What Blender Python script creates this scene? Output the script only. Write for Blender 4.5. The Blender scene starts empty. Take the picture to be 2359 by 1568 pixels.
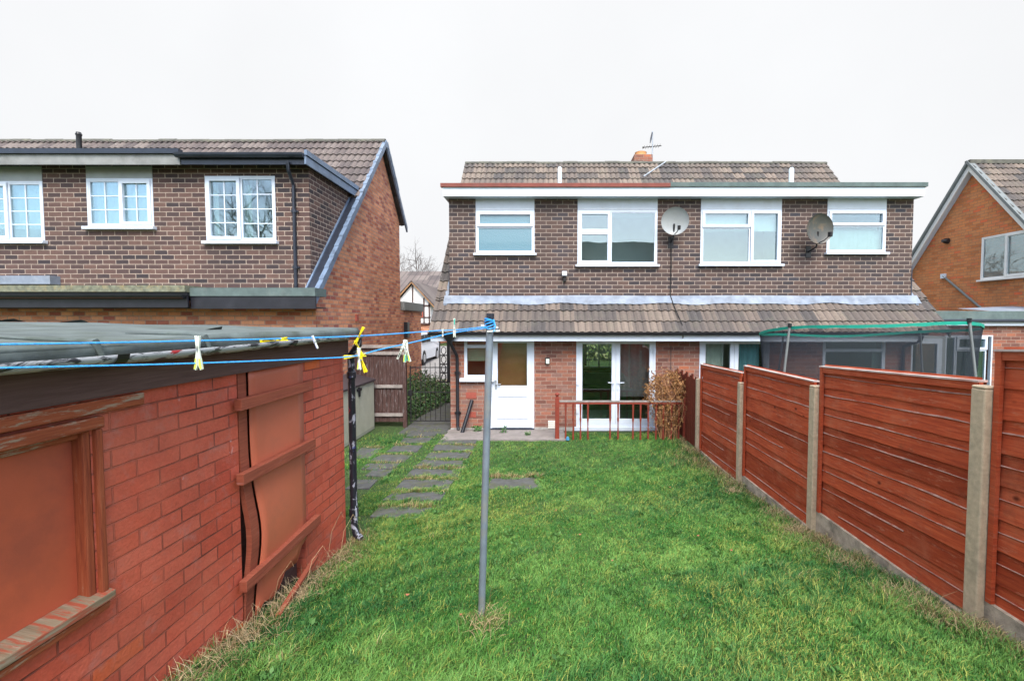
import bpy, math, random
import numpy as np
from mathutils import Vector, Matrix
R = math.radians
sc = bpy.context.scene
# ------------------------------------------------------------------ camera
FPX, CX, CY, CAMZ, PITCH = 1067.0, 1258.0, 784.0, 2.55, 2.5
cam = bpy.data.cameras.new('camera'); camo = bpy.data.objects.new('camera', cam)
sc.collection.objects.link(camo); sc.camera = camo
cam.sensor_width = 36; cam.lens = FPX / 2358 * 36
cam.shift_x = (1179 - CX) / 2358
cam.clip_start = .05; cam.clip_end = 600
camo.location = (0, 0, CAMZ); camo.rotation_euler = (R(90 - PITCH), 0, 0)
# ------------------------------------------------------------------ light
SUN_EL, SUN_ROT = 48, 170
w = bpy.data.worlds.new('World'); sc.world = w; w.use_nodes = True
nt = w.node_tree; nt.nodes.clear()
def wn(t, **k):
    n = nt.nodes.new(t)
    for a, b in k.items(): setattr(n, a, b)
    return n
sky = wn('ShaderNodeTexSky', sky_type='NISHITA', sun_disc=False, sun_elevation=R(SUN_EL), sun_rotation=R(SUN_ROT), air_density=1.0, dust_density=2.0)
tc = wn('ShaderNodeTexCoord'); sep = wn('ShaderNodeSeparateXYZ')
nt.links.new(tc.outputs['Generated'], sep.inputs[0])
# cloud cover: near complete over the house side, breaking up to blue behind the garden and high on the right
no = wn('ShaderNodeTexNoise'); no.inputs['Scale'].default_value = 2.2; no.inputs['Detail'].default_value = 6
nt.links.new(tc.outputs['Generated'], no.inputs['Vector'])
def wm(op, a, b=None, c=None, clamp=False):
    n = wn('ShaderNodeMath', operation=op, use_clamp=clamp)
    for i, s in enumerate((a, b, c)):
        if s is None: continue
        if isinstance(s, (int, float)): n.inputs[i].default_value = s
        else: nt.links.new(s, n.inputs[i])
    return n.outputs[0]
cov = wm('MULTIPLY_ADD', sep.outputs['Y'], 1.5, .62)
cov = wm('ADD', cov, wm('MULTIPLY_ADD', no.outputs['Fac'], 1.6, -.62))
hi = wm('MULTIPLY', wm('MULTIPLY_ADD', sep.outputs['X'], 1.0, -.42, clamp=True), wm('MULTIPLY_ADD', sep.outputs['Z'], 4.0, -1.45, clamp=True))
cov = wm('SUBTRACT', cov, wm('MULTIPLY', hi, 7.0), clamp=True)
mix = wn('ShaderNodeMix', data_type='RGBA'); nt.links.new(cov, mix.inputs[0])
nt.links.new(sky.outputs[0], mix.inputs[6])
lum = wm('ADD', wm('ADD', 2.26, wm('MULTIPLY', no.outputs['Fac'], .42)), wm('ADD', wm('MULTIPLY', wm('MULTIPLY_ADD', sep.outputs['Z'], 2.8, -1.75, clamp=True), 5.5), wm('MULTIPLY', wm('MULTIPLY', sep.outputs['Y'], -1.4, clamp=True), 2.4)))
cb = wn('ShaderNodeCombineXYZ'); nt.links.new(lum, cb.inputs[0]); nt.links.new(wm('MULTIPLY', lum, 1.01), cb.inputs[1]); nt.links.new(wm('MULTIPLY', lum, 1.03), cb.inputs[2]); nt.links.new(cb.outputs[0], mix.inputs[7])
bg = wn('ShaderNodeBackground'); bg.inputs[1].default_value = .12
out = wn('ShaderNodeOutputWorld'); nt.links.new(mix.outputs[2], bg.inputs[0]); nt.links.new(bg.outputs[0], out.inputs[0])
sun = bpy.data.lights.new('sun', 'SUN'); suno = bpy.data.objects.new('sun', sun); sc.collection.objects.link(suno)
sun.energy = 1.15; sun.angle = R(28); sun.color = (1, .96, .9)
sd = Vector((math.sin(R(SUN_ROT)) * math.cos(R(SUN_EL)), math.cos(R(SUN_ROT)) * math.cos(R(SUN_EL)), math.sin(R(SUN_EL))))
suno.rotation_euler = sd.to_track_quat('Z', 'Y').to_euler(); suno.location = (0, -20, 20)
sc.view_settings.view_transform = 'Standard'; sc.view_settings.look = 'None'
sc.view_settings.gamma = 1; sc.view_settings.exposure = 1.67
# ------------------------------------------------------------------ helpers
ct, st = math.cos(R(PITCH)), math.sin(R(PITCH))
def ray(px, py):
    u = (px - CX) / FPX; v = (CY - py) / FPX
    return Vector((u, ct + v * st, -st + v * ct))
def onY(px, py, Y): d = ray(px, py); return Vector((0, 0, CAMZ)) + d * (Y / d.y)
def onX(px, py, X): d = ray(px, py); return Vector((0, 0, CAMZ)) + d * (X / d.x)
def rect(x0, y0, x1, y1, Y):          # a rectangle measured on an upright wall at depth Y -> x0,x1,z0,z1
    a = onY(x0, y1, Y); b = onY(x1, y0, Y); return a.x, b.x, a.z, b.z
def gz(x, y):
    y2 = max(y, -1.0)
    if y2 < 9: return .014 * (9 - y2) ** 2
    if y2 > 12: return min(.047 * (y2 - 12), .9)
    return 0.0
def onG(px, py):
    d = ray(px, py); t0, t1 = .5, 60
    for _ in range(60):
        t = (t0 + t1) / 2; p = Vector((0, 0, CAMZ)) + d * t
        if p.z > gz(p.x, p.y): t0 = t
        else: t1 = t
    return Vector((0, 0, CAMZ)) + d * t0
def link(o): sc.collection.objects.link(o); return o
def thing(name, label, cat, loc=(0, 0, 0), group=None):
    o = link(bpy.data.objects.new(name, None)); o.location = loc; o.empty_display_size = .2
    o['label'] = label; o['category'] = cat
    if group: o['group'] = group
    return o
def tag(o, label, cat, group=None):
    o['label'] = label; o['category'] = cat
    if group: o['group'] = group
    return o
def kind(o, k): o['kind'] = k; return o
def root_loc(o):
    while o.parent: o = o.parent
    return Vector(o.location)
class MB:
    def __init__(s): s.v = []; s.f = []; s.uv = {}; s.M = None
    def add(s, vs, fs, uvs=None):
        n = len(s.v)
        for p in vs:
            p = Vector(p); s.v.append(s.M @ p if s.M else p)
        for i, f in enumerate(fs):
            if uvs and uvs[i]: s.uv[len(s.f)] = uvs[i]
            s.f.append([n + k for k in f])
    def box(s, x0, x1, y0, y1, z0, z1):
        if x0 > x1: x0, x1 = x1, x0
        if y0 > y1: y0, y1 = y1, y0
        if z0 > z1: z0, z1 = z1, z0
        s.add([(x0,y0,z0),(x1,y0,z0),(x1,y1,z0),(x0,y1,z0),(x0,y0,z1),(x1,y0,z1),(x1,y1,z1),(x0,y1,z1)],
              [(0,3,2,1),(4,5,6,7),(0,1,5,4),(1,2,6,5),(2,3,7,6),(3,0,4,7)])
        return s
    def bar(s, a, b, wx, wy, up=(0,0,1)):       # a rectangular bar from a to b
        a = Vector(a); b = Vector(b); d = (b - a).normalized(); u = Vector(up)
        if abs(d.dot(u)) > .95: u = Vector((0, 1, 0))
        sx = d.cross(u).normalized() * wx / 2; sy = sx.cross(d).normalized() * wy / 2
        s.add([a-sx-sy, a+sx-sy, a+sx+sy, a-sx+sy, b-sx-sy, b+sx-sy, b+sx+sy, b-sx+sy],
              [(0,1,2,3),(7,6,5,4),(0,4,5,1),(1,5,6,2),(2,6,7,3),(3,7,4,0)])
        return s
    def quad(s, a, b, c, d): s.add([a, b, c, d], [(0, 1, 2, 3)]); return s
    def prism(s, poly, axis, a0, a1):           # poly: list of 2-d points; axis 'x': (y,z), 'y': (x,z), 'z': (x,y)
        n = len(poly)
        def P(p, a): return {'x': (a, p[0], p[1]), 'y': (p[0], a, p[1]), 'z': (p[0], p[1], a)}[axis]
        s.add([P(p, a0) for p in poly] + [P(p, a1) for p in poly],
              [list(range(n))[::-1], list(range(n, 2 * n))] + [(i, (i + 1) % n, n + (i + 1) % n, n + i) for i in range(n)])
        return s
    def tube(s, pts, r, n=8, closed=False, caps=True):
        pts = [Vector(p) for p in pts]; m = len(pts); rs = r if isinstance(r, (list, tuple)) else [r] * m
        base = []; prev = None
        for i, p in enumerate(pts):
            if closed: d = pts[(i + 1) % m] - pts[i - 1]
            else: d = pts[min(i + 1, m - 1)] - pts[max(i - 1, 0)]
            d.normalize()
            if prev is None: a = d.orthogonal().normalized()
            else:
                a = prev - d * prev.dot(d)
                a = a.normalized() if a.length > 1e-5 else d.orthogonal().normalized()
            prev = a; b = d.cross(a)
            base.append([p + (a * math.cos(2 * math.pi * k / n) + b * math.sin(2 * math.pi * k / n)) * rs[i] for k in range(n)])
        vs = [q for ring in base for q in ring]; fs = []
        for i in range(m if closed else m - 1):
            j = (i + 1) % m
            for k in range(n): fs.append((i*n+k, i*n+(k+1)%n, j*n+(k+1)%n, j*n+k))
        if caps and not closed: fs.append(list(range(n))[::-1]); fs.append([(m-1)*n+k for k in range(n)])
        s.add(vs, fs); return s
    def lathe(s, prof, c, n=16, axis='z'):      # prof: list of (r, h)
        vs = []; fs = []; m = len(prof)
        for r, h in prof:
            for k in range(n):
                a = 2 * math.pi * k / n; q = (r * math.cos(a), r * math.sin(a))
                vs.append(Vector(c) + (Vector((q[0], q[1], h)) if axis == 'z' else Vector((q[0], h, q[1])) if axis == 'y' else Vector((h, q[0], q[1]))))
        for i in range(m - 1):
            for k in range(n): fs.append((i*n+k, i*n+(k+1)%n, (i+1)*n+(k+1)%n, (i+1)*n+k))
        fs.append(list(range(n))[::-1]); fs.append([(m-1)*n+k for k in range(n)])
        s.add(vs, fs); return s
    def build(s, name, mat, parent=None, smooth=False, bevel=0, org=None, fix=False):
        o0 = root_loc(parent) if parent else Vector(org) if org is not None else Vector((0, 0, 0))
        me = bpy.data.meshes.new(name)
        me.from_pydata([tuple(p - o0) for p in s.v], [], s.f)
        uvl = me.uv_layers.new(name='uv').data
        for pi, p in enumerate(me.polygons):
            if pi in s.uv:
                for li, t in zip(p.loop_indices, s.uv[pi]): uvl[li].uv = t
                continue
            n = p.normal; ax = abs(n.x), abs(n.y), abs(n.z)
            for li in p.loop_indices:
                q = s.v[me.loops[li].vertex_index]
                if ax[2] > .8 and ax[2] >= max(ax[:2]): uvl[li].uv = (q.x, q.y)
                elif ax[0] > ax[1]: uvl[li].uv = (q.y, q.z)
                else: uvl[li].uv = (q.x, q.z)
        if smooth: me.polygons.foreach_set('use_smooth', [True] * len(me.polygons))
        me.materials.append(mat); me.update()
        o = link(bpy.data.objects.new(name, me))
        if fix:
            import bmesh
            b = bmesh.new(); b.from_mesh(me); bmesh.ops.recalc_face_normals(b, faces=b.faces); b.to_mesh(me); b.free()
        if parent: o.parent = parent
        elif org is not None: o.location = org
        if smooth:
            md = o.modifiers.new('edge', 'EDGE_SPLIT'); md.split_angle = R(40)
        if bevel:
            md = o.modifiers.new('bevel', 'BEVEL'); md.width = bevel; md.segments = 2; md.limit_method = 'ANGLE'
        return o
def box(name, mat, parent, *a, **k): return MB().box(*a).build(name, mat, parent, **k)
# ------------------------------------------------------------------ materials
class NT:
    def __init__(s, name):
        s.m = bpy.data.materials.new(name); s.m.use_nodes = True; s.t = s.m.node_tree
        s.b = s.t.nodes['Principled BSDF']; s.out = s.t.nodes['Material Output']
    def n(s, t, **k):
        n = s.t.nodes.new(t)
        for a, b in k.items(): setattr(n, a, b)
        return n
    def l(s, a, b): s.t.links.new(a, b)
    def setv(s, sock, v):
        if isinstance(v, bpy.types.NodeSocket): s.l(v, sock)
        elif isinstance(v, tuple) and len(v) == 3 and sock.type == 'RGBA': sock.default_value = (*v, 1)
        else: sock.default_value = v
    def pos(s):
        if not hasattr(s, '_p'): s._p = s.n('ShaderNodeNewGeometry').outputs['Position']
        return s._p
    def uv(s):
        if not hasattr(s, '_u'): s._u = s.n('ShaderNodeUVMap').outputs[0]
        return s._u
    def scl(s, vec, sx, sy, sz):
        m = s.n('ShaderNodeMapping'); m.inputs['Scale'].default_value = (sx, sy, sz); s.l(vec, m.inputs[0]); return m.outputs[0]
    def noise(s, scale, det=4, rough=.55, vec=None, dist=0):
        n = s.n('ShaderNodeTexNoise'); n.inputs['Scale'].default_value = scale; n.inputs['Detail'].default_value = det
        n.inputs['Roughness'].default_value = rough; n.inputs['Distortion'].default_value = dist
        s.l(vec or s.pos(), n.inputs['Vector']); return n.outputs['Fac']
    def ramp(s, fac, stops):
        r = s.n('ShaderNodeValToRGB'); e = r.color_ramp.elements
        while len(e) < len(stops): e.new(.5)
        for i, (p, c) in enumerate(stops):
            e[i].position = p; e[i].color = (*c, 1) if isinstance(c, tuple) else (c, c, c, 1)
        s.l(fac, r.inputs[0]); return r.outputs[0]
    def mix(s, fac, a, b, bt='MIX'):
        m = s.n('ShaderNodeMix', data_type='RGBA', blend_type=bt)
        s.setv(m.inputs[0], fac); s.setv(m.inputs[6], a); s.setv(m.inputs[7], b); return m.outputs[2]
    def math(s, op, a, b=0.0, clamp=False):
        m = s.n('ShaderNodeMath', operation=op, use_clamp=clamp); s.setv(m.inputs[0], a); s.setv(m.inputs[1], b); return m.outputs[0]
    def bump(s, h, strength=.5, dist=.01):
        b = s.n('ShaderNodeBump'); b.inputs['Strength'].default_value = strength; b.inputs['Distance'].default_value = dist
        s.l(h, b.inputs['Height']); s.l(b.outputs[0], s.b.inputs['Normal'])
    def col(s, c): s.setv(s.b.inputs['Base Color'], c)
    def rough(s, r): s.setv(s.b.inputs['Roughness'], r)
def plain(name, c, rough=.5, var=.15, vs=6, metal=0, bump=0, bs=60, dirt=None, dirt_amt=.3, ds=2.5):
    t = NT(name); lo = tuple(x * (1 - var) for x in c); hi = tuple(min(1, x * (1 + var)) for x in c)
    k = t.ramp(t.noise(vs, 6), [(.3, lo), (.7, hi)])
    if dirt: k = t.mix(t.ramp(t.noise(ds, 8, .7), [(.5, 0.0), (.68, dirt_amt)]), k, dirt)
    t.col(k); t.rough(rough); t.b.inputs['Metallic'].default_value = metal
    if bump: t.bump(t.noise(bs, 5), bump, .004)
    return t.m
def brickmat(name, bw, bh, mort, mcol, stops, mvis=False, msmooth=.1, patches=None, bumpd=.008, rough=.9, offs=(0, 0)):
    t = NT(name); mp = t.n('ShaderNodeMapping'); mp.inputs['Location'].default_value = (*offs, 0); t.l(t.uv(), mp.inputs[0])
    wob = t.n('ShaderNodeTexNoise'); wob.inputs['Scale'].default_value = 9; t.l(mp.outputs[0], wob.inputs['Vector'])
    vm = t.n('ShaderNodeVectorMath', operation='MULTIPLY_ADD'); t.l(wob.outputs['Color'], vm.inputs[0]); vm.inputs[1].default_value = (.008, .008, 0); t.l(mp.outputs[0], vm.inputs[2])
    b = t.n('ShaderNodeTexBrick'); t.l(vm.outputs[0], b.inputs['Vector'])
    b.inputs['Color1'].default_value = (0, 0, 0, 1); b.inputs['Color2'].default_value = (1, 1, 1, 1); b.inputs['Mortar'].default_value = (.5, .5, .5, 1)
    b.inputs['Scale'].default_value = 1; b.inputs['Brick Width'].default_value = bw; b.inputs['Row Height'].default_value = bh
    b.inputs['Mortar Size'].default_value = mort; b.inputs['Mortar Smooth'].default_value = msmooth; b.inputs['Bias'].default_value = 0
    c = t.ramp(b.outputs['Color'], stops)
    c = t.mix(.55, c, t.ramp(t.noise(35, 5, .7), [(.25, .35), (.75, .68)]), 'OVERLAY')
    mc = t.mix(1, mcol, t.ramp(t.noise(14, 5), [(.3, .65), (.7, 1.0)]), 'MULTIPLY')
    c = t.mix(t.math('MULTIPLY', b.outputs['Fac'], t.ramp(t.noise(2.2, 5, .6), [(.38, .12), (.62, 1.0)])) if mvis else b.outputs['Fac'], c, mc)
    c = t.mix(t.ramp(t.noise(1.3, 7, .65), [(.45, 0.0), (.75, .35)]), c, (.045, .035, .03))
    if patches:
        for (pc, ps, lo, hi, am) in patches: c = t.mix(t.ramp(t.noise(ps, 6, .65), [(lo, 0.0), (hi, am)]), c, pc)
    t.col(c); t.rough(rough)
    h = t.math('SUBTRACT', t.math('MULTIPLY', t.noise(60, 4), .3), b.outputs['Fac'])
    t.bump(h, 1.0, bumpd)
    return t.m
def tilemat(name, stops, lichen=.35):
    t = NT(name)
    fl = t.n('ShaderNodeVectorMath', operation='FLOOR'); t.l(t.uv(), fl.inputs[0])
    wnz = t.n('ShaderNodeTexWhiteNoise', noise_dimensions='2D'); t.l(fl.outputs[0], wnz.inputs['Vector'])
    c = t.ramp(wnz.outputs['Value'], stops)
    c = t.mix(.6, c, t.ramp(t.noise(25, 6, .7), [(.25, .3), (.75, .72)]), 'OVERLAY')
    sp = t.n('ShaderNodeSeparateXYZ'); t.l(t.uv(), sp.inputs[0])
    fr = t.math('FRACT', sp.outputs['X']); rl = t.math('FRACT', t.math('MULTIPLY', fr, 2.0))
    c = t.mix(t.math('MULTIPLY', t.ramp(rl, [(.34, 0.0), (.5, 1.0), (.66, 0.0)]), .6), c, (.03, .028, .03))  # valley between rolls darkened: shade put into the tile colour
    c = t.mix(t.ramp(t.noise(3, 8, .75), [(.5, 0.0), (.72, lichen)]), c, (.17, .17, .12))
    c = t.mix(t.ramp(t.noise(16, 3, .5), [(.72, 0.0), (.75, .7)]), c, (.42, .42, .38))
    t.col(c); t.rough(.92); t.bump(t.noise(90, 4), .5, .004)
    return t.m
M = {}
M['white'] = plain('upvc_white', (.62, .69, .78), .32, .03)
M['cream'] = plain('upvc_cream', (.72, .7, .62), .35, .04)
M['white_old'] = plain('painted_white', (.58, .67, .74), .5, .05, dirt=(.35, .42, .52), dirt_amt=.3, ds=4)
M['panel'] = plain('panel_white', (.56, .62, .69), .4, .04, dirt=(.4, .4, .4), dirt_amt=.25)
M['panelgrey'] = plain('panel_grey', (.33, .36, .36), .6, .08)
M['black'] = plain('black_plastic', (.012, .013, .017), .35, .2)
M['blackiron'] = plain('black_iron', (.014, .014, .016), .5, .3)
M['navy'] = plain('dark_gutter', (.02, .026, .04), .35, .2)
M['greyfascia'] = plain('grey_fascia', (.23, .24, .23), .6, .15, dirt=(.1, .1, .09), dirt_amt=.5)
M['blackfascia'] = plain('black_fascia', (.012, .012, .018), .45, .25, dirt=(.035, .035, .045), dirt_amt=.5)
M['verge'] = plain('blue_verge', (.15, .21, .3), .4, .15, dirt=(.05, .065, .09), dirt_amt=.8)
M['flash'] = plain('lead_flashing', (.2, .24, .3), .6, .25, 5, bump=.3, bs=25, dirt=(.34, .37, .41), dirt_amt=.6, ds=3)
M['feltgreen'] = plain('green_felt', (.1, .14, .135), .9, .2, dirt=(.2, .22, .2), dirt_amt=.4)
M['feltred'] = plain('red_edge', (.2, .055, .04), .8, .2, dirt=(.12, .06, .05), dirt_amt=.5)
M['felt'] = plain('roof_felt', (.095, .12, .118), .95, .4, 4, bump=.8, bs=35, dirt=(.05, .065, .045), dirt_amt=.8, ds=2.2)
M['moss'] = plain('mossy_edge', (.16, .17, .12), .95, .4, 12, bump=.8, bs=40, dirt=(.32, .25, .12), dirt_amt=.7, ds=8)
M['dish'] = plain('dish_grey', (.32, .345, .35), .45, .06, dirt=(.3, .3, .28), dirt_amt=.4)
M['dishold'] = plain('dish_old', (.075, .078, .07), .45, .15, dirt=(.2, .13, .07), dirt_amt=.7, ds=6)
M['metal'] = plain('galvanised', (.4, .44, .48), .4, .15, metal=.6)
M['pole'] = plain('pole_grey', (.2, .25, .3), .45, .15, 12, metal=.3, dirt=(.33, .3, .2), dirt_amt=.5, ds=4)
M['red'] = plain('red_paint', (.21, .032, .016), .6, .2, 15, dirt=(.2, .05, .03), dirt_amt=.4)
M['airbrick'] = plain('air_brick', (.33, .08, .055), .85, .15, 30)
M['terracotta'] = plain('terracotta', (.55, .26, .1), .8, .12)
M['conc'] = plain('concrete_post', (.5, .405, .28), .95, .16, 25, bump=.7, bs=120, dirt=(.2, .19, .14), dirt_amt=.45, ds=5)
M['gravelb'] = plain('gravel_board', (.42, .36, .28), .95, .35, 9, bump=.9, bs=60, dirt=(.12, .11, .085), dirt_amt=.85, ds=5)
M['patio'] = plain('patio_concrete', (.235, .21, .195), .95, .22, 8, bump=.4, bs=50, dirt=(.12, .12, .1), dirt_amt=.6, ds=4)
M['slab'] = plain('slab_stone', (.075, .078, .076), .9, .3, 9, bump=.7, bs=50, dirt=(.075, .085, .03), dirt_amt=.95, ds=4)
M['drive'] = plain('driveway', (.26, .25, .24), .9, .12, 3)
M['tar'] = plain('tarmac', (.06, .06, .062), .9, .2)
M['boxcream'] = plain('storage_cream', (.42, .42, .34), .5, .06, dirt=(.25, .26, .18), dirt_amt=.4)
M['boxlid'] = plain('storage_lid', (.045, .035, .04), .5, .15)
M['interior'] = plain('interior_wall', (.78, .78, .74), .9, .05)
M['interior_warm'] = plain('interior_door', (.38, .14, .05), .5, .08)
M['floor'] = plain('interior_floor', (.2, .27, .25), .8, .1)
M['curtain'] = plain('curtain', (.5, .55, .5), .9, .08)
M['curtainw'] = plain('curtain_white', (.66, .68, .64), .9, .05)
M['blind'] = plain('blind_cream', (.5, .47, .3), .8, .05)
M['curtainb'] = plain('curtain_blue', (.16, .36, .42), .9, .1)
M['net'] = plain('net_grey', (.14, .13, .14), .9, .12)
M['redcloth'] = plain('red_cloth', (.3, .02, .03), .9, .1)
M['darkcloth'] = plain('dark_cloth', (.012, .016, .02), .9, .1)
M['carwhite'] = plain('car_white', (.68, .7, .74), .25, .02)
M['rubber'] = plain('rubber', (.015, .015, .016), .8, .1)
M['alloy'] = plain('alloy', (.45, .46, .48), .35, .1, metal=.6)
M['tail'] = plain('tail_lamp', (.6, .02, .03), .3, .05)
M['green'] = plain('trampoline_green', (.0, .28, .2), .6, .12, 10)
M['chalk'] = plain('tudor_white', (.78, .78, .76), .8, .04)
M['timber'] = plain('tudor_timber', (.09, .055, .05), .8, .2)
M['bargeb'] = plain('barge_board', (.42, .22, .1), .6, .15)
M['rope'] = plain('blue_rope', (.03, .34, .8), .5, .15, 120)
M['pegy'] = plain('peg_yellow', (.82, .66, .01), .4, .05)
M['pegw'] = plain('peg_white', (.72, .78, .68), .4, .05)
M['pegg'] = plain('peg_green', (.04, .45, .33), .4, .05)
M['pegl'] = plain('peg_lime', (.6, .68, .12), .4, .05)
M['pegb'] = plain('peg_blue', (.35, .4, .6), .4, .05)
M['bark'] = plain('bark', (.12, .1, .09), .95, .3)
M['slate'] = plain('canopy_grey', (.16, .18, .18), .6, .1)
M['paintblue'] = plain('blue_scrap', (.03, .2, .35), .5, .1)
M['leafscrap'] = plain('dead_leaf', (.36, .13, .07), .8, .2)
M['plinth'] = plain('render_plinth', (.3, .29, .27), .95, .25, 9, bump=.6, bs=40, dirt=(.5, .5, .46), dirt_amt=.6, ds=6)
def glass(name, refl=.2, tint=(.8, .9, .9), rough=.0):
    t = NT(name); t.t.nodes.remove(t.b)
    tr = t.n('ShaderNodeBsdfTransparent'); tr.inputs[0].default_value = (*tint, 1)
    gl = t.n('ShaderNodeBsdfGlossy'); gl.inputs['Roughness'].default_value = rough; gl.inputs[0].default_value = (.9, .96, 1, 1)
    lw = t.n('ShaderNodeLayerWeight'); lw.inputs[0].default_value = .35
    f = t.math('ADD', t.math('MULTIPLY', lw.outputs['Fresnel'], .6), refl, True)
    wv = t.n('ShaderNodeBump'); wv.inputs['Strength'].default_value = .08; wv.inputs['Distance'].default_value = .02
    t.l(t.noise(1.6, 2), wv.inputs['Height']); t.l(wv.outputs[0], gl.inputs['Normal'])
    mx = t.n('ShaderNodeMixShader'); t.l(f, mx.inputs[0]); t.l(tr.outputs[0], mx.inputs[1]); t.l(gl.outputs[0], mx.inputs[2])
    t.l(mx.outputs[0], t.out.inputs[0]); return t.m
M['glass'] = glass('glass', .1)
M['glassclear'] = glass('glass_clear', .07, (.9, .95, .93))
def frosted():
    t = NT('frosted_glass'); t.col((.1, .22, .27)); t.rough(.16)
    v = t.n('ShaderNodeTexVoronoi'); v.inputs['Scale'].default_value = 45; t.l(t.pos(), v.inputs['Vector'])
    t.bump(t.math('ADD', v.outputs['Distance'], t.noise(70, 3)), .35, .01); t.b.inputs['Specular IOR Level'].default_value = 1.0
    t.b.inputs['Coat Weight'].default_value = .5
    return t.m
M['frosted'] = frosted()
def wood(name, stops, axis='h', perboard=False, pale=None, rough=.75, knots=True, wear=None):
    t = NT(name); v = t.uv()
    sv = t.scl(v, 1.2, 22, 1) if axis == 'h' else t.scl(v, 22, 1.2, 1)
    g = t.noise(3, 6, .65, sv, .6)
    c = t.ramp(g, stops)
    c = t.mix(t.ramp(t.noise(1.7, 5), [(.35, 0.0), (.7, .35)]), c, stops[0][1])
    if perboard:
        sx = t.n('ShaderNodeSeparateXYZ'); t.l(v, sx.inputs[0]); wq_ = t.n('ShaderNodeTexWhiteNoise', noise_dimensions='1D'); t.l(t.math('FLOOR', t.math('DIVIDE', t.math('ADD', sx.outputs['Y'], 1.0), 3.3)), wq_.inputs['W'])
        c = t.mix(1.0, c, t.ramp(wq_.outputs['Value'], [(0, (.62, .55, .5)), (.5, (.9, .9, .9)), (1, (1.0, 1.0, 1.0))]), 'MULTIPLY')
        c = t.mix(t.ramp(t.noise(2.6, 6, .7), [(.5, 0.0), (.75, .5)]), c, (.5, .17, .09))
        c = t.mix(t.ramp(t.noise(4.5, 6, .75), [(.58, 0.0), (.75, .45)]), c, (.1, .05, .03))
    if knots:
        vo = t.n('ShaderNodeTexVoronoi'); vo.inputs['Scale'].default_value = 2.6; t.l(t.scl(v, 1, 1.9, 1), vo.inputs['Vector'])
        c = t.mix(t.ramp(vo.outputs['Distance'], [(.03, .85), (.09, 0.0)]), c, tuple(x * .22 for x in stops[0][1]))
    if wear: c = t.mix(t.ramp(t.noise(7, 8, .75, t.scl(v, .6, 4, 1) if axis == 'h' else t.scl(v, 4, .6, 1)), [(wear[1], 0.0), (wear[1] + .08, wear[2])]), c, wear[0])
    t.col(c); t.rough(rough); t.b.inputs['Specular IOR Level'].default_value = .25; t.bump(g, .5, .004); return t.m
M['fence'] = wood('fence_red', [(.25, (.28, .04, .018)), (.55, (.56, .1, .036)), (.8, (.66, .17, .065))], perboard=True, wear=((.5, .19, .11), .56, .55))
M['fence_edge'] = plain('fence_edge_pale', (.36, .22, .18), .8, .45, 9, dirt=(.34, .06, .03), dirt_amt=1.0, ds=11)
M['cap_pale'] = plain('capping_pale', (.6, .5, .46), .8, .25, 7, dirt=(.4, .1, .05), dirt_amt=.6, ds=3)
M['fence_dark'] = wood('fence_red_dark', [(.25, (.12, .028, .016)), (.8, (.24, .05, .026))])  # darker red wood of the short upright board fence
M['oldboards'] = wood('weathered_boards', [(.25, (.035, .02, .018)), (.55, (.085, .045, .038)), (.8, (.2, .16, .16))], 'v', knots=False, wear=((.3, .29, .3), .55, .55))
M['oldrail'] = plain('weathered_rail', (.27, .24, .22), .9, .3, 12)
M['shedfascia'] = wood('shed_fascia', [(.25, (.085, .045, .038)), (.55, (.13, .075, .065)), (.8, (.18, .11, .095))], wear=((.18, .15, .13), .66, .4))
M['shedframe'] = wood('shed_frame', [(.25, (.2, .045, .022)), (.55, (.36, .09, .035)), (.8, (.46, .15, .07))], knots=False, wear=((.36, .33, .24), .53, .75))
M['shedframev'] = wood('shed_frame_post', [(.25, (.17, .035, .02)), (.55, (.36, .09, .035)), (.8, (.5, .18, .09))], 'v', knots=False, wear=((.36, .33, .24), .62, .6))
M['sill_old'] = wood('old_sill', [(.25, (.16, .12, .07)), (.55, (.3, .24, .16)), (.8, (.44, .4, .32))], knots=False, wear=((.36, .07, .035), .48, .9))
M['batten'] = wood('batten_red', [(.25, (.2, .05, .03)), (.6, (.33, .09, .05)), (.85, (.38, .15, .09))], knots=False, wear=((.4, .2, .18), .6, .5))
M['board'] = plain('hardboard_red', (.48, .1, .045), .55, .12, 2.5, bump=.15, bs=200, dirt=(.3, .07, .04), dirt_amt=.7, ds=1.6)
M['boardpale'] = plain('hardboard_pale', (.52, .135, .07), .5, .12, 2, bump=.12, bs=200, dirt=(.3, .1, .06), dirt_amt=.45, ds=2)
DARKB = [(.0, (.042, .036, .04)), (.25, (.066, .046, .044)), (.5, (.088, .058, .05)), (.78, (.112, .07, .057)), (1, (.048, .046, .056))]
M['brickdark'] = brickmat('brown_brick', .26, .094, .0075, (.43, .35, .29), DARKB)
M['brickdark2'] = brickmat('brown_brick_left', .26, .094, .0075, (.46, .37, .3), [(0, (.035, .028, .032)), (.5, (.085, .05, .045)), (1, (.13, .075, .06))])
M['brickred'] = brickmat('red_brick', .245, .0885, .008, (.4, .27, .21), [(0, (.15, .065, .05)), (.35, (.27, .1, .065)), (.6, (.3, .13, .085)), (.85, (.21, .12, .1)), (1, (.42, .13, .06))])
M['brickorange'] = brickmat('orange_brick', .24, .088, .009, (.5, .33, .25), [(0, (.4, .11, .06)), (.3, (.64, .26, .13)), (.7, (.72, .32, .17)), (1, (.34, .09, .07))])
M['brickorange2'] = brickmat('orange_brick_right', .26, .094, .007, (.45, .24, .13), [(0, (.46, .15, .05)), (.4, (.62, .22, .075)), (.85, (.56, .23, .09)), (1, (.68, .14, .05))])
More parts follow.
